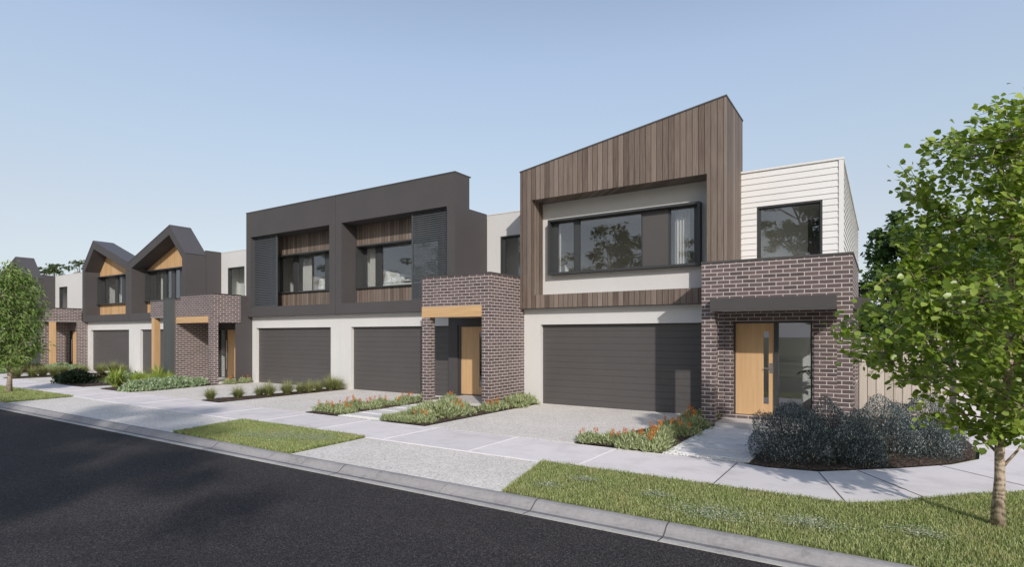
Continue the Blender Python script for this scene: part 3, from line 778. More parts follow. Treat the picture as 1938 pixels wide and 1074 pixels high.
# ------------------------------------------------------------------ gabled houses
def gable_house(label, mirror, dx=0., garage=None, entry='box', loc=0., with_entry=True):
    PX = -23.26
    def X(x): return (2*PX-x if mirror else x)+dx
    def poly(m, pts, a, b):
        m.prism([(X(x), z) for x, z in pts], a, b)
    def B(m, x0, x1, *r): m.box(X(x0), X(x1), *r)
    H = empty('townhouse', (X(-20.5), 0, 0), label, 'house', 'terrace houses along the street')
    xr, xa, xl = -17.83, -19.206, PX+.004
    ze, za, zv = 5.62, 7.02, 5.57
    # outer and inner outline of the gable frame
    so = (za-ze)/(xr-xa); sv = (za-zv)/(xa-xl)
    ir, ia, il, iza = -18.116, -19.27, -22.95, 6.60
    zir = iza-abs(so)*(ir-ia); zil = iza-sv*(ia-il)
    m = MB(); yb = .54
    poly(m, [(xr,2.66),(xr,ze),(ir,ze+abs(so)*(xr-ir)),(ir,2.66)], yF, yb)
    poly(m, [(il,2.66),(il,zv+sv*(il-xl)),(xl,zv),(xl,2.66)], yF, yb)
    B(m, il, ir, yF, yb, 2.66, 3.01)
    poly(m, [(ir,zir),(ir,ze+abs(so)*(xr-ir)),(xa,za),(xa,iza-abs(so)*(xa-ia))], yF, yb)
    poly(m, [(xa,iza-abs(so)*(xa-ia)),(xa,za),(il,zv+sv*(il-xl)),(il,zil),(ia,iza)], yF, yb)
    poly(m, [(xr,3.0),(xr,ze),(xa,za),(xl,zv),(xl,3.0),(xl+.1,3.0),(xl+.1,zv-.1),(xa,za-.2),(xr-.1,ze-.12),(xr-.1,3.0)], yb, .72)
    B(m, xr, xr-.12, .72, 1.6, 2.66, 5.87)
    f = m.build('gable_frame', M['charcoal'], H)
    B2 = MB(); B2.box(X(xr), X(xr)+(-.014 if mirror else .014), .700, .735, 2.66, 5.58); B2.build('corner_trim', M['cap'], f)
    # thin metal roof skin over both slopes
    m = MB()
    poly(m, [(xr+.012,ze-.004),(xa,za+.012),(xa,za+.045),(xr+.03,ze+.022)], yF-.012, .735)
    poly(m, [(xl,zv+.012),(xa,za+.012),(xa,za+.045),(xl,zv+.045)], yF-.012, .735)
    m.build('roof', M['roof'], H)
    MB().box(X(xl), X(xr)-(.02 if not mirror else -.02), yF+.01, -.004, 2.646, 2.6605).build('soffit', M['cap'], H)
    # recess back wall
    m = MB(); y0 = .545
    poly(m, [(il,5.20),(ir,5.20),(ir,zir),(ia,iza),(il,zil)], y0-.02, y0+.1)
    m.build('timber_infill', M['infill'], H)
    m = MB(); B(m, il+.0, ir, y0-.02, y0+.1, 3.01, 3.62); m.build('timber_sill_panel', M['infill'], H)
    a, b = sorted((X(-22.9), X(ir+.02)))
    pn = [(-22.42,-21.62),(-21.28,-20.80),(-20.48,-20.0),(-19.68,-18.3)]
    Wn = window(H, a, b, 3.62, 5.20, y0+.12, [tuple(sorted((X(p), X(q)))) for p, q in pn], yf=y0-.16, t=.05, sill_out=.04)
    ca, cb = sorted((X(-22.38), X(-21.72))); curtain(Wn, ca, cb, y0+.35, 3.5, 5.1, 7)
    ra, rb = sorted((X(-22.95), X(-18.0))); room(H, ra, rb, y0+.22, 4.6, 3.0, 5.3)
    # ground floor
    ga, gb = garage if garage else sorted((X(-22.567), X(-18.15)))
    wa, wb_ = sorted((X(xl), X(-17.90)))
    m = MB(); wall_with_hole(m, wa, wb_, 0, 2.646, 0, .2, ga, gb, 0, 2.21); m.build('garage_wall', M['white'], H)
    garage_door(H, ga, gb)
    # set-back upper wall with its window
    a, b = sorted((X(-17.83), X(-15.81)))
    h = sorted((X(-17.29), X(-15.94)))
    if with_entry:
        roof_and_rear(H, a, b, 5.83, 1.445, hole=(h[0], h[1], 3.4, 5.09))
        window(H, h[0], h[1], 3.4, 5.09, 1.56, [(h[0]+.06, h[1]-.05)], yf=1.452, t=.045)
        room(H, a+.1, b-.1, 1.62, 2.3, 3.0, 5.4)
        c = sorted((X(-17.85), X(-15.8))); MB().box(c[0], c[1], 1.43, 1.6, 5.83, 5.86).build('parapet_capping', M['board'], H)
    # hanging brick box with timber post
    if entry == 'box' and with_entry:
        m = MB(); B(m, -17.83, -16.44, yW, -1.45, 2.69, 3.37); B(m, -17.83, -17.63, -1.45, -.25, 2.69, 3.37); B(m, -16.64, -16.44, -1.45, 1.44, 2.69, 3.37)
        br_ = m.build('brick_wall', M['brick'], H)
        m = MB(); B(m, -17.842, -16.44, yW-.012, -1.42, 3.37, 3.41); B(m, -17.842, -17.60, -1.42, -.23, 3.37, 3.41); m.build('wall_capping', M['cap'], br_)
        m = MB(); B(m, -17.82, -16.45, yW+.01, -.005, 2.66, 2.689); m.build('soffit', M['soffit'], H)
        m = MB(); B(m, -17.80, -17.56, yW+.03, yW+.27, 0, 2.66); m.build('timber_post', M['post'], H)
        m = MB(); B(m, -17.63, -16.44, -1.45, 1.44, 3.15, 3.2); m.build('balcony_floor', M['slab'], H)
    shell(H, *sorted((X(PX), X(-15.81 if with_entry else -17.83))), 5.7, 1.62)
    return H, X

H4, X4 = gable_house('right gabled charcoal townhouse with honey timber infill next to the corrugated fin', False)
m = MB(); m.box(-17.9, -16.44, 0., .2, 0, 2.65); m.build('entry_back_wall', M['brick'], H4)
front_door(H4, -17.55, -16.65, -.05, .1, 2.15)
H5, X5 = gable_house('left gabled charcoal townhouse with honey timber infill, beyond the right gabled one', True, garage=(-28.246, -23.732))
m = MB(); m.box(-28.70, -28.60, -.50, -.001, 0, 2.66); m.box(-28.70, -28.62, -.001, .2, 0, 2.66)
m.box(-30.08, -29.98, yW+.02, -.36, 0, 2.66); wall_with_hole(m, -29.98, -28.70, 0, 2.66, -.36, -.2, -29.98, -28.75, .1, 2.2)
m.build('entry_wall', M['brick'], H5)
m = MB(); m.box(-29.98,-29.95,-.35,-.25,.1,2.2); m.box(-29.76,-29.68,-.35,-.25,.1,2.2); m.box(-29.95,-29.76,-.35,-.25,2.14,2.2); m.box(-29.68,-28.75,-.35,-.25,2.14,2.2); fr = m.build('door_frame', M['frame'], H5)
MB().box(-29.95, -29.76, -.31, -.30, .1, 2.14).build('sidelight', M['glass'], fr)
front_door(H5, -29.68, -28.75, -.32, .1, 2.14, slot=False, handle_side=-1, long_bar=True)
fin(H5, -30.72, -30.085, -1.829, 0., 3.43)
# far gabled pair, mostly behind the street tree
H6, X6 = gable_house('far gabled townhouse half hidden behind the left street tree', False, dx=-19.64, with_entry=False)
m = MB(); m.box(-35.3, -30.73, yW, -1.45, 0, 3.37); m.box(-35.3, -35.1, -1.45, -.01, 0, 3.37); m.build('brick_wall', M['brick'], H6)
m = MB(); m.box(-35.31, -30.73, yW-.012, -1.42, 3.37, 3.41); m.build('wall_capping', M['cap'], H6)
roof_and_rear(H6, -37.47, -30.72, 5.83, 1.445, hole=(-36.85, -35.55, 3.4, 5.09))
window(H6, -36.85, -35.55, 3.4, 5.09, 1.56, [(-36.79,-35.6)], yf=1.452, t=.045)
room(H6, -37.3, -31., 1.62, 2.3, 3.0, 5.4)
MB().box(-37.49, -30.7, 1.43, 1.6, 5.83, 5.86).build('parapet_capping', M['board'], H6)
m = MB(); m.box(-37.55, -35.3, 0., .2, 0, 2.65); m.build('entry_back_wall', M['brick'], H6)
H7, X7 = gable_house('farthest gabled townhouse at the left edge of the picture', True, dx=-19.64, with_entry=False)

# beds seen through the upper windows
def bed_thing(x, y, z, label):
    """bed along the street wall, headboard at its left end"""
    t = empty('bed', (x, y, z), label, 'bed', 'beds inside the charcoal houses')
    MB().box(x, x+2.0, y, y+1.5, z+.15, z+.72).build('mattress', M['bed'], t, bevel=.05)
    MB().box(x-.08, x-.01, y-.05, y+1.55, z, z+1.25).build('headboard', M['throw'], t)
    MB().box(x+1.0, x+1.7, y-.02, y+1.52, z+.73, z+.79).build('throw_blanket', M['throw'], t, bevel=.025)
    for s_ in (.08, .80):
        for k in (0, 1):
            m = MB(); xx = x+.02+.24*k
            m.prism([(xx+.0, z+.73), (xx+.10+.10*k, z+1.20-.22*k), (xx+.30+.10*k, z+1.16-.26*k), (xx+.34, z+.73)], y+s_, y+s_+.62, 'y')
            m.build('pillow', M['bed'], t, bevel=.07)
bed_thing(-6.75, 1.0, 3.05, 'pale bed with pillows behind the window of the charcoal brick wing house')
bed_thing(-10.4, 1.0, 3.0, 'pale bed just visible behind the window of the louvred corner porch house')

# side fence of the end house
FE = empty('paling_fence', (8.9, 1.8, 0), 'pale timber paling fence beside the brick corner, behind the shrubs', 'fence')
m = MB(); x = 8.06; i = 0
while x < 9.74:
    m.box(x, x+.156, 1.80+.004*(i % 2), 1.825, .03, 1.86+.006*random.random()); x += .168; i += 1
m.build('paling', M['fence'], FE)
m = MB(); m.box(8.06, 9.8, 1.825, 1.865, .35, .45); m.box(8.06, 9.8, 1.825, 1.865, 1.45, 1.55); m.build('rail', M['palingpost'], FE)
MB().box(9.75, 9.85, 1.78, 1.88, 0, 1.9).build('fence_post', M['palingpost'], FE)
m = MB(); y = 1.9
while y < 13.:
    m.box(9.78, 9.80, y, y+.156, .03, 1.86); y += .168
m.build('paling', M['fence'], FE)

# ------------------------------------------------------------------ vegetation
def leafmat(name, a, b, c=None, **k):
    return m_leaf(name, [(0., a), (.55, b), (1., c or vary(b, 1.35))], **k)
def leafmat2(name, stops, **k): return m_leaf(name, stops, **k)
L = dict(
    pear=leafmat('street_tree_leaf', (.135,.215,.032), (.26,.37,.06), (.43,.53,.14), trans=.42, rough=.36, spec=.5),
    gum=leafmat('gum_leaf', (.10,.17,.040), (.19,.285,.072), (.31,.40,.13), trans=.35),
    far=leafmat('far_leaf', (.055,.085,.035), (.10,.145,.06), (.17,.22,.095), trans=.2),
    back=leafmat('back_tree_leaf', (.042,.085,.022), (.080,.145,.036), (.13,.21,.055), trans=.25),
    blue=leafmat2('blue_grey_leaf', [(0., (.034,.047,.053)), (.5, (.062,.088,.098)), (.82, (.17,.215,.22)), (1., (.62,.65,.64))], trans=.12, rough=.6),
    sage=leafmat('sage_leaf', (.16,.235,.12), (.29,.38,.22), (.44,.52,.34), trans=.2),
    cover=leafmat('groundcover_leaf', (.21,.265,.13), (.37,.425,.23), (.56,.60,.39), trans=.35),
    tuss=leafmat('tussock_blade', (.17,.205,.08), (.32,.35,.155), (.52,.52,.29), trans=.4),
    flax=leafmat('flax_blade', (.17,.25,.04), (.33,.42,.085), (.50,.56,.17), trans=.3),
    dark=leafmat('dark_green_leaf', (.018,.034,.016), (.035,.060,.026), (.06,.095,.04), trans=.1),
    plum=leafmat('plum_leaf', (.035,.02,.016), (.07,.035,.026), (.12,.06,.04), trans=.1),
    orange=leafmat('orange_flower', (.50,.13,.022), (.66,.22,.04), (.76,.34,.08), trans=.25),
    grass=leafmat('grass_blade', (.18,.255,.075), (.34,.415,.15), (.64,.65,.36), trans=.3, rough=.55),
    clover=leafmat('clover_leaf', (.30,.36,.22), (.46,.51,.37), (.68,.70,.58), trans=.2),
    palm=leafmat('palm_leaf', (.02,.04,.015), (.04,.07,.03), trans=.1),
)
BK = dict(pear=m_bark('street_tree_bark', (.14,.105,.08), (.50,.405,.31)), gum=m_bark('gum_bark', (.17,.13,.10), (.44,.36,.28)), stem=m_plain('shrub_stem', (.10,.075,.055), .9, .2, 20.))

HEART = (np.array([(0,0,0),(.46,.20,.07),(.44,.58,.05),(0,1.,-.06),(-.44,.58,.05),(-.46,.20,.07),(0,.45,-.03)], float),
         np.array([(0,1,6),(1,2,6),(2,3,6),(3,4,6),(4,5,6),(5,0,6)]))
LANCE = (np.array([(0,0,0),(.13,.42,.03),(0,1.,-.12),(-.13,.42,.03)], float), np.array([(0,1,3),(1,2,3)]))
OVAL = (np.array([(0,0,0),(.30,.5,.06),(0,1.,-.04),(-.30,.5,.06)], float), np.array([(0,1,3),(1,2,3)]))

def dry_grass(m):
    nt_ = m.node_tree; mixes = [n for n in nt_.nodes if n.type == 'BSDF_PRINCIPLED']
    src = mixes[0].inputs['Base Color'].links[0].from_socket
    g = nt_.nodes.new('ShaderNodeNewGeometry'); no = nt_.nodes.new('ShaderNodeTexNoise'); no.inputs['Scale'].default_value = 2.1; no.inputs['Detail'].default_value = 4.
    nt_.links.new(g.outputs['Position'], no.inputs['Vector'])
    rp = nt_.nodes.new('ShaderNodeValToRGB'); rp.color_ramp.elements[0].position = .42; rp.color_ramp.elements[1].position = .68
    rp.color_ramp.elements[0].color = (0, 0, 0, 1); rp.color_ramp.elements[1].color = (.42, .42, .42, 1)
    nt_.links.new(no.outputs[0], rp.inputs[0])
    mx = nt_.nodes.new('ShaderNodeMix'); mx.data_type = 'RGBA'; nt_.links.new(rp.outputs[0], mx.inputs[0]); nt_.links.new(src, mx.inputs[6]); mx.inputs[7].default_value = (.50, .44, .22, 1)
    nt_.links.new(mx.outputs[2], mixes[0].inputs['Base Color'])
dry_grass(L['grass'])
def unit(a): return a/np.maximum(np.linalg.norm(a, axis=-1, keepdims=True), 1e-9)
def leaves(name, P, D, Nn, S, tmpl, mat, parent=None):
    """P base points, D leaf axis, Nn rough face normal, S size; one mesh"""
    tv, tf = tmpl
    D = unit(D); X = unit(np.cross(D, Nn)); Z = np.cross(X, D)
    V = (X[:,None,:]*tv[None,:,0:1] + D[:,None,:]*tv[None,:,1:2] + Z[:,None,:]*tv[None,:,2:3])*S[:,None,None] + P[:,None,:]
    F = (tf[None] + (np.arange(len(P))*len(tv))[:,None,None]).reshape(-1, tf.shape[1])
    return npmesh(name, V.reshape(-1, 3), F, mat, parent)
def rdir(n, z0=-1., z1=1.):
    a = RNG.uniform(0, 2*np.pi, n); z = RNG.uniform(z0, z1, n); r = np.sqrt(np.maximum(0, 1-z*z))
    return np.stack([r*np.cos(a), r*np.sin(a), z], 1)
def blades(name, P, D, bend, Lh, Wd, mat, parent=None):
    """bent grass blades: base P, azimuth dir D (unit, horizontal), lean bend, length, width; 3 triangles each"""
    n = len(P); side = np.stack([-D[:,1], D[:,0], np.zeros(n)], 1)*Wd[:,None]*.5
    up = np.array([0,0,1.])
    a1 = bend*.55; a2 = np.minimum(bend*1.35, 2.3)
    mid = P + (up*np.cos(a1)[:,None] + D*np.sin(a1)[:,None])*(Lh*.55)[:,None]
    tip = mid + (up*np.cos(a2)[:,None] + D*np.sin(a2)[:,None])*(Lh*.5)[:,None]
    V = np.stack([P-side, P+side, mid-side*.8, mid+side*.8, tip], 1).reshape(-1, 3)
    T = np.array([(0,1,3),(0,3,2),(2,3,4)])
    F = (T[None]+(np.arange(n)*5)[:,None,None]).reshape(-1, 3)
    return npmesh(name, V, F, mat, parent)

def in_poly(pts, poly):
    x, y = pts[:,0], pts[:,1]; c = np.zeros(len(pts), bool); j = len(poly)-1
    for i in range(len(poly)):
        xi, yi = poly[i]; xj, yj = poly[j]
        c ^= ((yi > y) != (yj > y)) & (x < (xj-xi)*(y-yi)/((yj-yi) or 1e-12)+xi); j = i
    return c
def scatter(poly, n):
    a = np.array(poly); lo, hi = a.min(0), a.max(0); out = np.zeros((0, 2))
    while len(out) < n:
        p = RNG.uniform(lo, hi, (n*2, 2)); out = np.concatenate([out, p[in_poly(p, poly)]])
    return out[:n]

# ---- lawns
def lawn(name, poly, n, hgt, wid, label, clover=0):
    struct(MB().prism(poly, -.03, .006, 'z').build('lawn', M['soil']), 'soil of the ' + label)
    xy = scatter(poly, n)
    g = np.sin(xy[:,0]*2.3+1.)*np.cos(xy[:,1]*3.1)*.5 + np.sin(xy[:,0]*7.1+xy[:,1]*5.3)*.3
    P = np.column_stack([xy, np.full(n, .004)])
    D = rdir(n, 0, 0); Lh = RNG.uniform(.6, 1.25, n)*hgt*(1+.25*g)
    o = blades('grass', P, D, RNG.uniform(.15, 1.0, n), Lh, RNG.uniform(.7, 1.3, n)*wid, L['grass'])
    stuff(o, label)
    return o
LAWN1 = [(4.66,-8.0),(4.25,-6.33),(8.14,-6.33),(8.45,-6.13),(8.72,-5.87),(9.22,-5.30),(9.74,-4.76),(10.17,-4.27),(10.52,-3.62),(10.70,-2.9),(10.76,-2.0),(13.2,-2.0),(13.2,-8.0)]
LAWN2 = [(-3.10,-8.0),(.50,-8.0),(.41,-6.33),(-3.50,-6.33)]
LAWN3 = [(-21.6,-8.0),(-12.33,-8.0),(-12.60,-6.33),(-21.9,-6.33)]
LAWN4 = [(10.79,-2.0),(13.2,-2.0),(13.2,30.),(10.79,30.)]
lawn('grass', LAWN1, 190000, .036, .0060, 'mown verge grass at the corner')
lawn('grass', LAWN2, 75000, .042, .0085, 'mown verge grass between the crossovers')
lawn('grass', LAWN3, 45000, .055, .017, 'mown verge grass under the left street tree')
lawn('grass', LAWN4, 36000, .06, .018, 'side lawn beside the path')
def tufts(poly, n, hgt):
    """longer fringe blades leaning over the paving edges"""
    pts = []
    for (a, b) in zip(poly, poly[1:]):
        a = np.array(a); b = np.array(b); k = int(np.linalg.norm(b-a)*n)
        t = RNG.uniform(0, 1, (k, 1)); pts.append(a+(b-a)*t+RNG.normal(0, .012, (k, 2)))
    xy = np.concatenate(pts); m = len(xy)
    stuff(blades('grass_fringe', np.column_stack([xy, np.full(m, .004)]), rdir(m, 0, 0), RNG.uniform(.3, 1.2, m), RNG.uniform(.5, 1.5, m)*hgt, np.full(m, .008), L['grass']), 'uneven grass fringe along the paving')
tufts([LAWN1[0], LAWN1[1], LAWN1[2], LAWN1[3], LAWN1[4], LAWN1[5], LAWN1[6]], 420, .05); tufts(LAWN2[1:]+LAWN2[:1], 380, .055); tufts(LAWN3[1:]+LAWN3[:1], 250, .06)
def clover(spots, label):
    P = []
    for x, y, r, n in spots:
        P.append(np.column_stack([RNG.normal(x, r, n), RNG.normal(y, r*.7, n), RNG.uniform(.034, .052, n)]))
    P = np.concatenate(P); n = len(P)
    stuff(leaves('clover', P, rdir(n, -.1, .4), np.tile([0,0,1.], (n,1))+RNG.normal(0, .3, (n,3)), RNG.uniform(.014, .024, n), OVAL, L['clover']), label)
clover([(5.25,-7.0,.10,420),(7.0,-7.55,.22,1300),(7.9,-7.35,.18,900),(8.8,-7.1,.14,500),(6.3,-7.2,.10,350),(5.0,-7.5,.1,350)], 'grey clover patches in the corner verge')
clover([(-.9,-7.15,.30,1700),(-.2,-6.9,.28,1300),(-1.5,-7.4,.2,700)], 'grey clover patch in the middle verge')

# ---- trees
def tree(name, label, base, top, r0, r1, env, zlo, zhi, limbs, twigs, per, size, tmpl, lm, bm_, droop=.0, seed=1, group=None, up=.6, twl=.3, lean=None, outw=.5, extra=()):
    """trunk and limbs (tapered tubes), twigs carrying leaves inside the crown outline env(z)->radius"""
    rg = random.Random(seed); base = Vector(base); top = Vector(top)
    T = empty(name, base, label, 'tree', group)
    trunk = MB(); pts = []; rad = []
    for i in range(9):
        f = i/8; p = base.lerp(top, f)
        w_ = .025*(top-base).length*.3
        pts.append(p+Vector((rg.uniform(-w_, w_), rg.uniform(-w_, w_), 0))*(1 if 0 < i else 0)); rad.append(r0*(1-f)+r1*f+(r0*.35 if i == 0 else 0))
    trunk.tube(pts, rad, 12)
    br = MB(); nodes = []
    for i in range(9):
        if pts[i].z > zlo-.3: nodes.append(pts[i])
    for k in range(limbs):
        f = (k+.5)/limbs; zs = zlo-.10*(zhi-zlo)+f*(top.z-zlo+.1*(zhi-zlo))*.93
        t_ = (zs-base.z)/(top.z-base.z); s = base.lerp(top, max(.05, min(1, t_)))
        az = k*2.399963+rg.uniform(-.4, .4); ze = min(zhi-.05, zs+rg.uniform(.5, 1.)*up*(zhi-zlo)*.32)
        R = env(ze)*rg.uniform(.72, .98)
        e = Vector((s.x+R*math.cos(az), s.y+R*math.sin(az), ze))
        mid = s.lerp(e, .5)+Vector((0, 0, rg.uniform(-.05, .12)*R))
        rr = max(.008, r0*.34*(1-.55*f))
        q = [s, s.lerp(mid, .5), mid, mid.lerp(e, .5)+Vector((rg.uniform(-.04,.04),rg.uniform(-.04,.04),.02)), e]
        br.tube(q, [rr, rr*.8, rr*.6, rr*.42, rr*.18], 6)
        for a, b in zip(q[:-1], q[1:]):
            for j in range(3): nodes.append(a.lerp(b, j/3))
        nodes.append(e)
    NP = np.array([n[:] for n in nodes]); LP = []; LD = []
    zs = []
    cx = lambda z: base.lerp(top, (z-base.z)/(top.z-base.z))
    lumps = [(rg.uniform(0, 6.28), rg.uniform(1.5, 3.5), rg.uniform(0, 6.28)) for _ in range(4)]
    cnt = 0
    while cnt < twigs:
        z = rg.uniform(zlo, zhi); R = env(z)
        if rg.random() > (R/ENVMAX(env, zlo, zhi))**1.3: continue
        az = rg.uniform(0, 6.283); fr = rg.random()**.42
        lump = sum(math.sin(a*az*1.0+ph+z*fq) for a, fq, ph in ((2, 2.1, lumps[0][0]), (3, 3.3, lumps[1][0]), (5, 4.1, lumps[2][0])))/3.
        fr *= 1+.16*lump
        if fr > .5 and lump < -.42 and rg.random() < .75: continue
        c = cx(z); p = Vector((c.x+R*fr*math.cos(az), c.y+R*fr*math.sin(az), z))
        d = NP-np.array(p[:]); dd = np.linalg.norm(d*np.array([1,1,1.25]), axis=1)+.25*np.maximum(0, d[:,2])
        nn = Vector(NP[int(dd.argmin())])
        a = nn; ln = (p-a).length
        if ln > twl*3.2: 
            if rg.random() < .6: continue
        mid = a.lerp(p, .55)+Vector((0, 0, .06*ln))
        br.tube([a, mid, p], [.010*r0/.08, .006*r0/.08, .003*r0/.08], 4, cap=False)
        cnt += 1
        ax = (p-a).normalized() if ln > 1e-3 else Vector((0, 0, 1))
        out = Vector((math.cos(az), math.sin(az), .1))
        for j in range(per):
            f = 1-rg.random()**1.4*min(1., twl/max(ln, 1e-3))
            b = a.lerp(p, f)+Vector((rg.gauss(0, 1), rg.gauss(0, 1), rg.gauss(0, 1)))*size*.75
            dd_ = Vector((rg.gauss(0, 1), rg.gauss(0, 1), rg.gauss(0, .6)-droop))*.8+out*outw+ax*.3
            LP.append(b[:]); LD.append(dd_[:])
    for (a, b, nl) in extra:                  # a few long low shoots
        a = Vector(a); b = Vector(b); mid = a.lerp(b, .5)+Vector((0, 0, .05))
        br.tube([a, mid, b], [.012, .008, .003], 5, cap=False)
        for j in range(nl):
            f = .35+.65*rg.random(); p = a.lerp(b, f)+Vector((rg.gauss(0, .06), rg.gauss(0, .06), rg.gauss(.02, .05)))
            LP.append(p[:]); LD.append((rg.gauss(0, 1), rg.gauss(0, 1), rg.gauss(-.2, .5)))
    P = np.array(LP)-np.array(base[:]); D = np.array(LD)
    n = len(P); Nn = np.array([0,0,1.])*.6+RNG.normal(0, .60, (n,3))+np.array(SUN[:])*.75
    tr = trunk.build('trunk', bm_, T, smooth=True); br.build('branches', bm_, T, smooth=True, fix=False)
    S = RNG.uniform(.65, 1.2, n)*size
    leaves('crown', P, D, Nn, S, tmpl, lm, T)
    return T
_em = {}
def ENVMAX(env, a, b):
    if env not in _em: _em[env] = max(env(a+(b-a)*i/40) for i in range(41))
    return _em[env]
def lerp_env(tab):
    xs = [t[0] for t in tab]; ys = [t[1] for t in tab]
    return lambda z: float(np.interp(z, xs, ys))

env1 = lerp_env([(.85,.2),(1.05,.45),(1.25,.7),(1.41,1.0),(1.56,1.28),(1.83,1.48),(2.09,1.52),(2.3,1.42),(2.5,1.18),(2.72,1.02),(3.0,.96),(3.24,.92),(3.45,1.0),(3.66,1.06),(3.85,.90),(4.0,.66),(4.12,.36),(4.22,.10)])
tree('street_tree', 'young street tree with glossy bright green leaves at the right, in the corner verge', (9.459,-6.355,.0), (9.62,-6.36,4.05), .047, .012, env1, .85, 4.22, 26, 1060, 14, .069, HEART, L['pear'], BK['pear'], seed=4, twl=.30, up=.75, group='street trees on the verge',
     extra=[((9.50,-6.35,1.0),(8.90,-6.75,1.02),34),((9.50,-6.35,1.05),(8.72,-6.95,1.13),40),((9.5,-6.35,.95),(9.75,-6.9,.92),30),((9.5,-6.35,1.0),(9.3,-6.9,.9),26)])
env2 = lerp_env([(.85,.2),(1.1,.62),(1.5,.82),(2.0,.90),(2.6,.90),(3.2,.84),(3.7,.70),(4.0,.46),(4.25,.12)])
tree('street_tree', 'street tree with drooping narrow leaves at the left edge, in the far verge', (-15.87,-6.95,0.), (-15.80,-6.95,4.1), .070, .02, env2, 1.0, 4.25, 22, 540, 19, .16, LANCE, L['gum'], BK['gum'], droop=1.1, seed=9, twl=.4, group='street trees on the verge')

def gum_tree(name, label, base, H, R, seed, lm, nblob=13, per=330, size=.32, group=None, flat_=.5, low=.42, stems=2):
    rg = random.Random(seed); base = Vector(base); T = empty(name, base, label, 'tree', group)
    tk = MB(); fork = base+Vector((rg.uniform(-.3,.3), 0, H*low*.7))
    tk.tube([base, base.lerp(fork, .5)+Vector((.1,0,0)), fork], [H*.028, H*.022, H*.018], 8)
    br = MB(); P = []
    for k in range(nblob):
        a = k*2.4+rg.uniform(-.5, .5); f = (k+.5)/nblob; z = H*(low+(1-low)*f*.97); r = R*math.sin(math.pi*min(.92, .25+.75*f))**.8*rg.uniform(.45, 1.)
        if k == nblob-1: r *= .2
        c = base+Vector((r*math.cos(a), r*math.sin(a), z))
        mid = fork.lerp(c, .5)+Vector((0, 0, -.06*H*rg.random()))
        br.tube([fork, mid, c], [H*.011, H*.007, H*.003], 5, cap=False)
        sx = R*rg.uniform(.30, .48)
        for _ in range(5):
            q = c+Vector((rg.gauss(0, sx*.6), rg.gauss(0, sx*.6), rg.gauss(0, sx*.3)))
            br.tube([mid.lerp(c, .6), q], [H*.003, H*.001], 4, cap=False)
            s2 = sx*rg.uniform(.30, .55); n = per//5
            d = rdir(n)*(RNG.random(n)**.4)[:,None]*s2*np.array([1, 1, flat_])
            P.append(d+np.array(q[:]))
    P = np.concatenate(P)-np.array(base[:]); n = len(P)
    tk.build('trunk', BK['gum'], T, smooth=True); br.build('branches', BK['gum'], T, smooth=True, fix=False)
    leaves('crown', P, rdir(n, -.9, .5), np.array([0,0,.7])+RNG.normal(0, .6, (n,3)), RNG.uniform(.6, 1.3, n)*size, OVAL, lm, T)
    return T
# far gums behind the houses on the left
gum_tree('gum_tree', 'broad gum tree far behind the white wall between the two gabled pairs, left half', (-64.6, 10.3, 0), 9.6, 2.7, 3, L['far'], 15, 260, .26, 'gum trees behind the houses', .4)
gum_tree('gum_tree', 'gum tree far behind the white wall, right beside the left gabled house', (-62.4, 11.9, 0), 9.9, 2.5, 5, L['far'], 13, 260, .26, 'gum trees behind the houses', .4)
# leafy trees behind the side fence
gum_tree('leafy_tree', 'dark leafy tree rising behind the weatherboard corner and the side fence', (10.0, 17.5, 0), 6.9, 3.1, 8, L['back'], 22, 900, .24, 'dark trees behind the side fence', .8, .14)
gum_tree('leafy_tree', 'large dark leafy tree in the yard beyond the side path, behind the street tree crown', (13.8, 24, 0), 7.6, 4.2, 12, L['back'], 24, 800, .30, 'dark trees behind the side fence', .8, .12)
gum_tree('leafy_tree', 'dark leafy tree farthest back beside the side lawn', (18.5, 27, 0), 8.0, 4.2, 15, L['back'], 20, 600, .32, 'dark trees behind the side fence', .8, .12)
# trees across the road: they cast the soft shade on the asphalt and show in the window glass
gs = [((10.9,-27.0),14.0,3.6,21),((4.9,-27.6),13.4,3.5,22),((8.4,-30.2),14.8,3.6,27)]
for i, ((x, y), h, r, sd_) in enumerate(gs):
    gum_tree('gum_tree', ['gum tree on the opposite verge behind the viewer', 'gum tree on the opposite verge, left of the viewer', 'tallest gum tree across the road behind the viewer'][i], (x, y, 0), h, r, sd_, L['gum'], 18, 700, .24, 'gum trees across the road', .6, .62)
protoG = gum_tree('gum_tree', 'tall gum tree standing back across the road, mirrored in the windows', (-14, -40, 0), 12.5, 5., 31, L['far'], 16, 420, .34, 'gum trees across the road', .5, .35)
for x, y, rz, s_ in ((-27,-44,1.,1.1),(-5,-47,2.2,1.),(4,-43,3.9,.9),(-40,-42,5.,1.05),(-60,-46,.6,1.15),(14,-50,4.2,1.1)):
    dup(protoG, (x, y, 0), rz, s_)

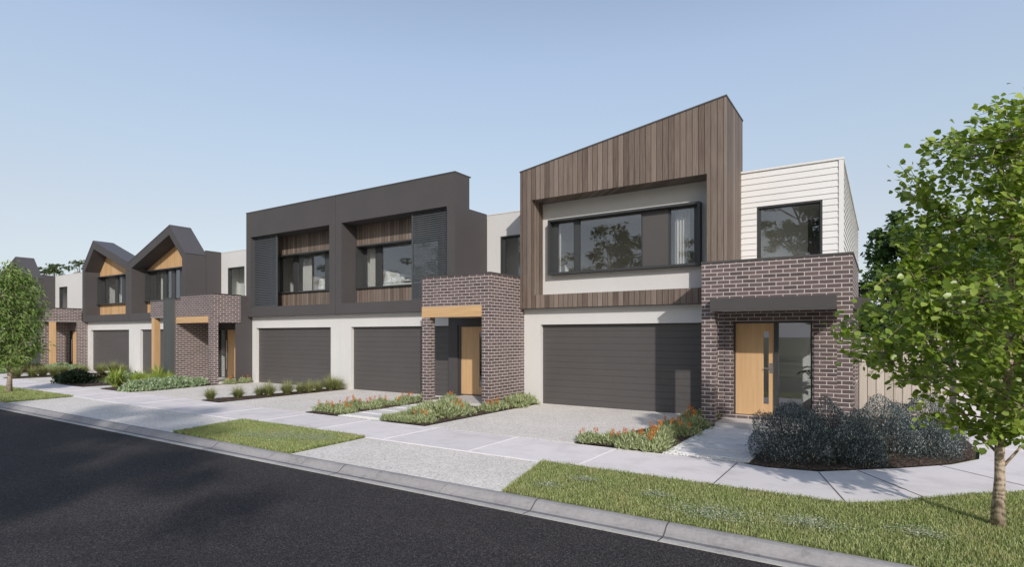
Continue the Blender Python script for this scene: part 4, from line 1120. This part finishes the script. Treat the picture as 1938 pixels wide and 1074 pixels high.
# ---- small plants: build each kind once, then copy
def plant(name, label, cat, group, loc, parts):
    T = empty(name, loc, label, cat, group)
    return T
def blue_shrub(loc, R, H, seed, label, n):
    T = empty('blue_grey_shrub', loc, label, 'shrub', 'blue-grey rounded shrubs at the corner')
    rg = random.Random(seed)
    n = int(n*2.6); u = rdir(n, -.12, 1.); fr = 1-RNG.random(n)**2.6*.5
    lump = 1+.10*np.sin(u[:,0]*5+seed)*np.cos(u[:,1]*4.3+seed*2)+.06*np.sin(u[:,2]*9+u[:,0]*7)
    P = u*fr[:,None]*lump[:,None]*np.array([R, R, H]); uz = np.clip(u[:,2:3], 0, .9995)
    P[:,:2] *= np.sqrt((1-uz**3.2)/(1-uz**2)); P[:,2] = np.maximum(P[:,2], .015)
    D = u*.8+np.array([0,0,.8])+RNG.normal(0, .42, (n,3))
    lng = RNG.random(n) < .10; P[lng] *= RNG.uniform(1.0, 1.09, (int(lng.sum()), 1))
    keep = (P[:,2] > RNG.uniform(.0, .13, n)*(H/.8)) | (RNG.random(n) < .15); P, D, u = P[keep], D[keep], u[keep]; n = len(P)
    leaves('foliage', P, D, u+RNG.normal(0, .7, (n,3)), RNG.uniform(.6, 1.35, n)*.032, LANCE, L['blue'], T)
    m = MB()
    for k in range(70):
        a = rg.uniform(0, 6.28); e = rg.uniform(.0, 1.3)
        d = Vector((math.cos(a)*math.cos(e)*R, math.sin(a)*math.cos(e)*R, math.sin(e)*H+.02))*rg.uniform(.7, .92)
        s = Vector((d.x*.12, d.y*.12, 0)); m.tube([Vector(loc)+s, Vector(loc)+s.lerp(d, .5)+Vector((0,0,-.03)), Vector(loc)+d], [.009, .006, .003], 4, cap=False)
    m.build('stems', BK['stem'], T, fix=False)
    return T
for i, (x, y, R, H, lb, n) in enumerate([
    (7.34,-4.08,.56,.80,'largest blue-grey rounded shrub, in front of the door sidelight',10500),
    (7.78,-3.0,.36,.80,'blue-grey shrub against the brick pier, between the two big mounds',5000),
    (8.12,-3.78,.42,.56,'low dark blue-grey shrub at the middle front of the corner bed',6500),
    (8.52,-2.72,.55,.82,'broad silvery blue-grey shrub before the left half of the paling fence',9500),
    (9.15,-1.5,.54,.85,'blue-grey shrub before the right half of the paling fence',7000),
    (9.10,-2.55,.42,.52,'small blue-grey shrub at the right tip of the corner bed, under the street tree branch',6000)]):
    blue_shrub((x, y, .0), R, H, i+2, lb, n)

def mound_mesh(n, R, H, size, tmpl, uprt=.8):
    u = rdir(n, -.05, 1.); fr = RNG.random(n)**.35
    lump = 1+.2*np.sin(u[:,0]*6+n)*np.cos(u[:,1]*5+n)
    P = u*fr[:,None]*lump[:,None]*np.array([R, R, H]); P[:,2] = np.maximum(P[:,2]*.85, .005)
    D = u*.7+np.array([0,0,uprt])+RNG.normal(0, .45, (n,3))
    return P, D, u+RNG.normal(0, .6, (n,3)), RNG.uniform(.6, 1.3, n)*size
def cover_proto(flowers, seed, R=.30, H=.20, n=900, lm='cover', size=.088, name='flowering_groundcover', tmpl=LANCE):
    rg = random.Random(seed); T = empty(name, (0, 0, -50), 'x', 'plant', 'x')
    leaves('foliage', *mound_mesh(n, R, H, size, tmpl), tmpl, L[lm], T)
    for k in range(flowers):
        a = rg.uniform(0, 6.28); r = R*.75*math.sqrt(rg.random()); z = H*(.75+.25*rg.random())
        c = np.array([r*math.cos(a), r*math.sin(a), z]); q = 46
        hh = rg.uniform(.10, .15); up_ = RNG.uniform(0, 1, q); ang = RNG.uniform(0, 6.28, q); rr = .034*(1-.4*up_)
        P = c+np.column_stack([rr*.4*np.cos(ang), rr*.4*np.sin(ang), up_*hh])
        D = np.column_stack([np.cos(ang), np.sin(ang), np.full(q, .9)])
        leaves('flower', P, D, rdir(q), RNG.uniform(.035, .055, q), LANCE, L['orange'], T)
    return T
P_F = [cover_proto(3, 1, .33, .22, 1000), cover_proto(4, 2, .37, .24, 1100), cover_proto(2, 3, .31, .21, 900)]
P_G = [cover_proto(0, 4, .36, .26, 1250, name='groundcover'), cover_proto(0, 5, .42, .30, 1500, name='groundcover')]
P_S = [cover_proto(0, 6, .50, .31, 1500, 'sage', .10, 'pale_groundcover', OVAL), cover_proto(0, 7, .43, .28, 1250, 'sage', .10, 'pale_groundcover', OVAL)]
P_D = [cover_proto(0, 8, .62, .52, 2200, 'dark', .10, 'dark_shrub', OVAL), cover_proto(0, 9, .45, .30, 1100, 'plum', .09, 'plum_shrub', OVAL)]
used = set()
def put(protos, k, x, y, s, label, group, z=.012):
    p = protos[k % len(protos)]; rz = random.uniform(0, 6.28)
    if p.name not in used:
        used.add(p.name); p.location = (x, y, z); p.rotation_euler = (0, 0, rz); p.scale = (s, s, s); p['label'] = label; p['group'] = group; return p
    return dup(p, (x, y, z), rz, s, label, group)
ORD = ['nearest', 'second nearest', 'third nearest', 'fourth nearest', 'fifth nearest', 'sixth nearest', 'seventh nearest', 'eighth nearest', 'ninth nearest', 'tenth nearest', 'eleventh nearest', 'twelfth nearest', 'thirteenth nearest', 'fourteenth nearest']
def row(protos, pts, what, where, group):
    if protos is P_F: pts = [(x, y, s*.86) for x, y, s in pts]
    pts = sorted(pts, key=lambda p: (p[0]-CAM.x)**2+(p[1]-CAM.y)**2)
    for i, (x, y, s) in enumerate(pts): put(protos, i, x, y, s, f'{what}, {ORD[i]} {where}', group)
FL = 'orange-flowered clump'
row(P_F, [(4.14,-4.46,.78),(4.52,-4.40,.95),(4.95,-4.52,1.0),(5.33,-4.55,.95),(5.22,-4.05,1.05),(4.72,-3.98,.85),(5.05,-3.45,1.05),(5.30,-2.85,1.),(4.98,-2.4,1.0),(5.26,-1.9,1.15),(5.14,-1.1,1.2),(5.2,-.5,1.2)], FL, 'in the bed beside the timber-clad house', 'flowering clumps in the near bed')
row(P_F, [(-3.20,-4.30,1.05),(-2.72,-4.25,.95),(-2.42,-4.32,.85),(-2.95,-3.55,1.05),(-2.55,-3.4,1.0),(-2.85,-2.75,.95),(-2.50,-2.45,.9),(-2.72,-1.95,1.0),(-2.6,-1.3,1.1)], FL, 'in the bed left of the stepping stones', 'flowering clumps left of the stepping stones')
row(P_F, [(.10,-4.35,.95),(.02,-2.95,1.1),(.22,-2.1,1.0),(-.62,-2.2,.95),(.16,-1.6,.9)], FL, 'in the bed right of the stepping stones', 'flowering clumps right of the stepping stones')
row(P_G, [(-.35,-3.95,1.05),(-.12,-3.45,1.25),(-.62,-3.35,1.1),(-.45,-2.75,1.2),(.25,-.95,1.15),(.20,-.42,1.0)], 'flowerless bushy groundcover', 'in the bed right of the stepping stones', 'bushy clumps right of the stepping stones')
row([P_G[0]], [(-.78,-4.52,.55),(-.45,-4.48,.6),(-.2,-4.52,.5),(-.70,-4.15,.6)], 'low leafy mat', 'at the tip of the bed right of the stepping stones', 'low mats right of the stepping stones')
row(P_S, [(-12.98,-4.30,1.0),(-13.35,-4.05,1.0),(-12.92,-3.75,1.05),(-13.5,-3.45,1.1),(-13.05,-3.15,1.05),(-13.7,-2.85,1.1),(-13.2,-2.55,1.0),(-13.9,-2.3,1.0)], 'pale sage groundcover mound', 'in front of the tall brick corner porch', 'pale mounds before the brick corner porch')
row([P_S[1]], [(-13.5,-1.98,.95),(-17.2,-3.1,1.15),(-18.0,-2.6,1.3)], 'grey-green low mound', 'between the corrugated fin and the brick corner porch', 'grey-green mounds at the fin')
row([P_F[2]], [(-12.95,-1.05,.9),(-13.0,-.4,.95),(-14.6,-3.4,.9)], FL, 'beside the brick corner porch opening', 'flowering clumps at the brick corner porch')
put(P_F, 0, -2.25, -.55, .7, 'small orange flowering clump on the porch slab edge beside the oak door', 'flowering clumps at the oak door')
put(P_D, 0, -18.6, -4.15, 1.05, 'dark green rounded bush beside the footpath, left of the gabled house path', 'dark bushes on the left')
put([P_D[1]], 0, -19.0, -2.9, 1., 'plum coloured low bush behind the dark green bush', 'plum bushes on the left')
put([P_D[1]], 0, -29.0, -2.4, 1.1, 'plum coloured low bush at the far brick porch', 'plum bushes on the left')
row(P_S, [(-28.35,-1.35,1.3),(-28.2,-.75,1.1),(-28.9,-1.3,1.2)], 'pale green mound', 'below the timber post of the far porch', 'pale mounds at the far porch')
row([P_D[0]], [(-29.6,-2.0,.8),(-30.4,-2.1,.8)], 'dark green shrub', 'left of the far porch post', 'dark shrubs at the far porch')
row(P_S, [(-28.7,-3.4,1.),(-29.6,-3.3,1.),(-30.6,-3.2,1.)], 'grey-green low mound', 'in the far bed behind the left street tree', 'far low mounds')

def tussock_proto(seed, n, hgt, wd, lm, spread, bend, name, label):
    T = empty(name, (0, 0, -50), label, 'grass', 'x')
    a = RNG.uniform(0, 6.283, n); r = spread*np.sqrt(RNG.random(n))
    P = np.column_stack([r*np.cos(a), r*np.sin(a), np.zeros(n)]); a2 = a+RNG.normal(0, .5, n)
    D = np.column_stack([np.cos(a2), np.sin(a2), np.zeros(n)])
    b = RNG.random(n)**.8*bend
    blades('leaf_blades', P, D, b, RNG.uniform(.7, 1.08, n)*hgt, RNG.uniform(.7, 1.2, n)*wd, L[lm], T)
    return T
P_T = [tussock_proto(1, 520, .50, .008, 'tuss', .08, 1.55, 'grass_tussock', 'x'), tussock_proto(2, 440, .46, .008, 'tuss', .07, 1.65, 'grass_tussock', 'x')]
P_X = [tussock_proto(3, 120, .58, .030, 'flax', .08, 1.6, 'flax_plant', 'x')]
P_H = [tussock_proto(4, 420, .55, .016, 'flax', .22, .75, 'yellow_green_grass', 'x')]
row(P_T, [(-8.12,-4.48,.86),(-7.82,-3.80,.98),(-7.82,-3.10,.85),(-7.60,-2.92,1.05),(-7.58,-2.28,1.08),(-7.62,-1.75,.85),(-7.45,-1.55,1.08),(-7.62,-1.02,.95),(-7.60,-.55,1.2),(-7.48,-.32,1.1)], 'spiky grass tussock', 'in the mulch strip between the charcoal house driveways', 'spiky tussocks between the charcoal house driveways')
row(P_T, [(-24.3,-4.35,1.25),(-24.15,-3.8,1.3),(-24.4,-3.35,1.3),(-24.15,-3.0,1.2),(-24.5,-2.5,1.3),(-23.9,-2.1,1.3),(-24.5,-1.7,1.25),(-23.85,-1.2,1.3),(-24.0,-.6,1.4),(-23.5,-.4,1.2)], 'spiky grass tussock', 'in the strip between the gabled house driveways', 'spiky tussocks between the gabled house driveways')
row(P_X, [(-15.35,-4.0,1.55),(-16.3,-2.1,1.45),(-15.75,-1.95,1.0),(-16.9,-2.4,1.)], 'yellow-green sword-leaved flax', 'near the corrugated fin', 'flax plants near the fin')
row(P_H, [(-15.0,-3.1,.8),(-15.4,-2.6,.85),(-16.3,-2.9,.8),(-14.6,-2.5,.8)], 'yellow-green upright grass clump', 'before the corrugated fin', 'upright grass clumps before the fin')
row(P_H, [(-35.2,-2.2,1.15),(-34.4,-2.15,1.2),(-33.6,-2.2,1.15),(-32.8,-2.15,1.2),(-32.,-2.2,1.1),(-31.3,-2.2,1.1),(-36.0,-2.2,1.1)], 'yellow-green grass hedge clump', 'along the far brick wall', 'grass hedge along the far brick wall')

# house plant behind the sidelight
T = empty('house_plant', (7.36, .35, .1), 'potted palm standing in the hall behind the sidelight', 'plant')
MB().tube([(7.36,.35,.1),(7.36,.35,.45)], [.13,.17], 12).build('pot', M['throw'], T, smooth=False)
P = []; D = []; m = MB()
for k in range(11):
    a = k*2.4; ex = Vector((math.cos(a)*.34, math.sin(a)*.34, 1.0+.4*random.random())); c0 = Vector((0,0,.35)); md = Vector((ex.x*.4, ex.y*.4, ex.z*.95+.1))
    q = [c0.lerp(md, t)*(1-t)+md.lerp(ex, t)*t for t in [i/14 for i in range(15)]]
    m.tube([Vector((7.36,.35,.1))+p for p in q], [.006]*15, 4, cap=False)
    for i in range(4, 15):
        dv = (q[i]-q[i-1]).normalized(); sd_ = dv.cross(Vector((0,0,1))).normalized()
        for s in (-1, 1): P.append(q[i][:]); D.append((sd_*s+dv*.8+Vector((0,0,-.35)))[:])
leaves('fronds', np.array(P), np.array(D), np.tile([0,0,1.], (len(P),1))+RNG.normal(0,.2,(len(P),3)), np.full(len(P), .20), LANCE, L['palm'], T)
m.build('stalks', BK['stem'], T, fix=False)
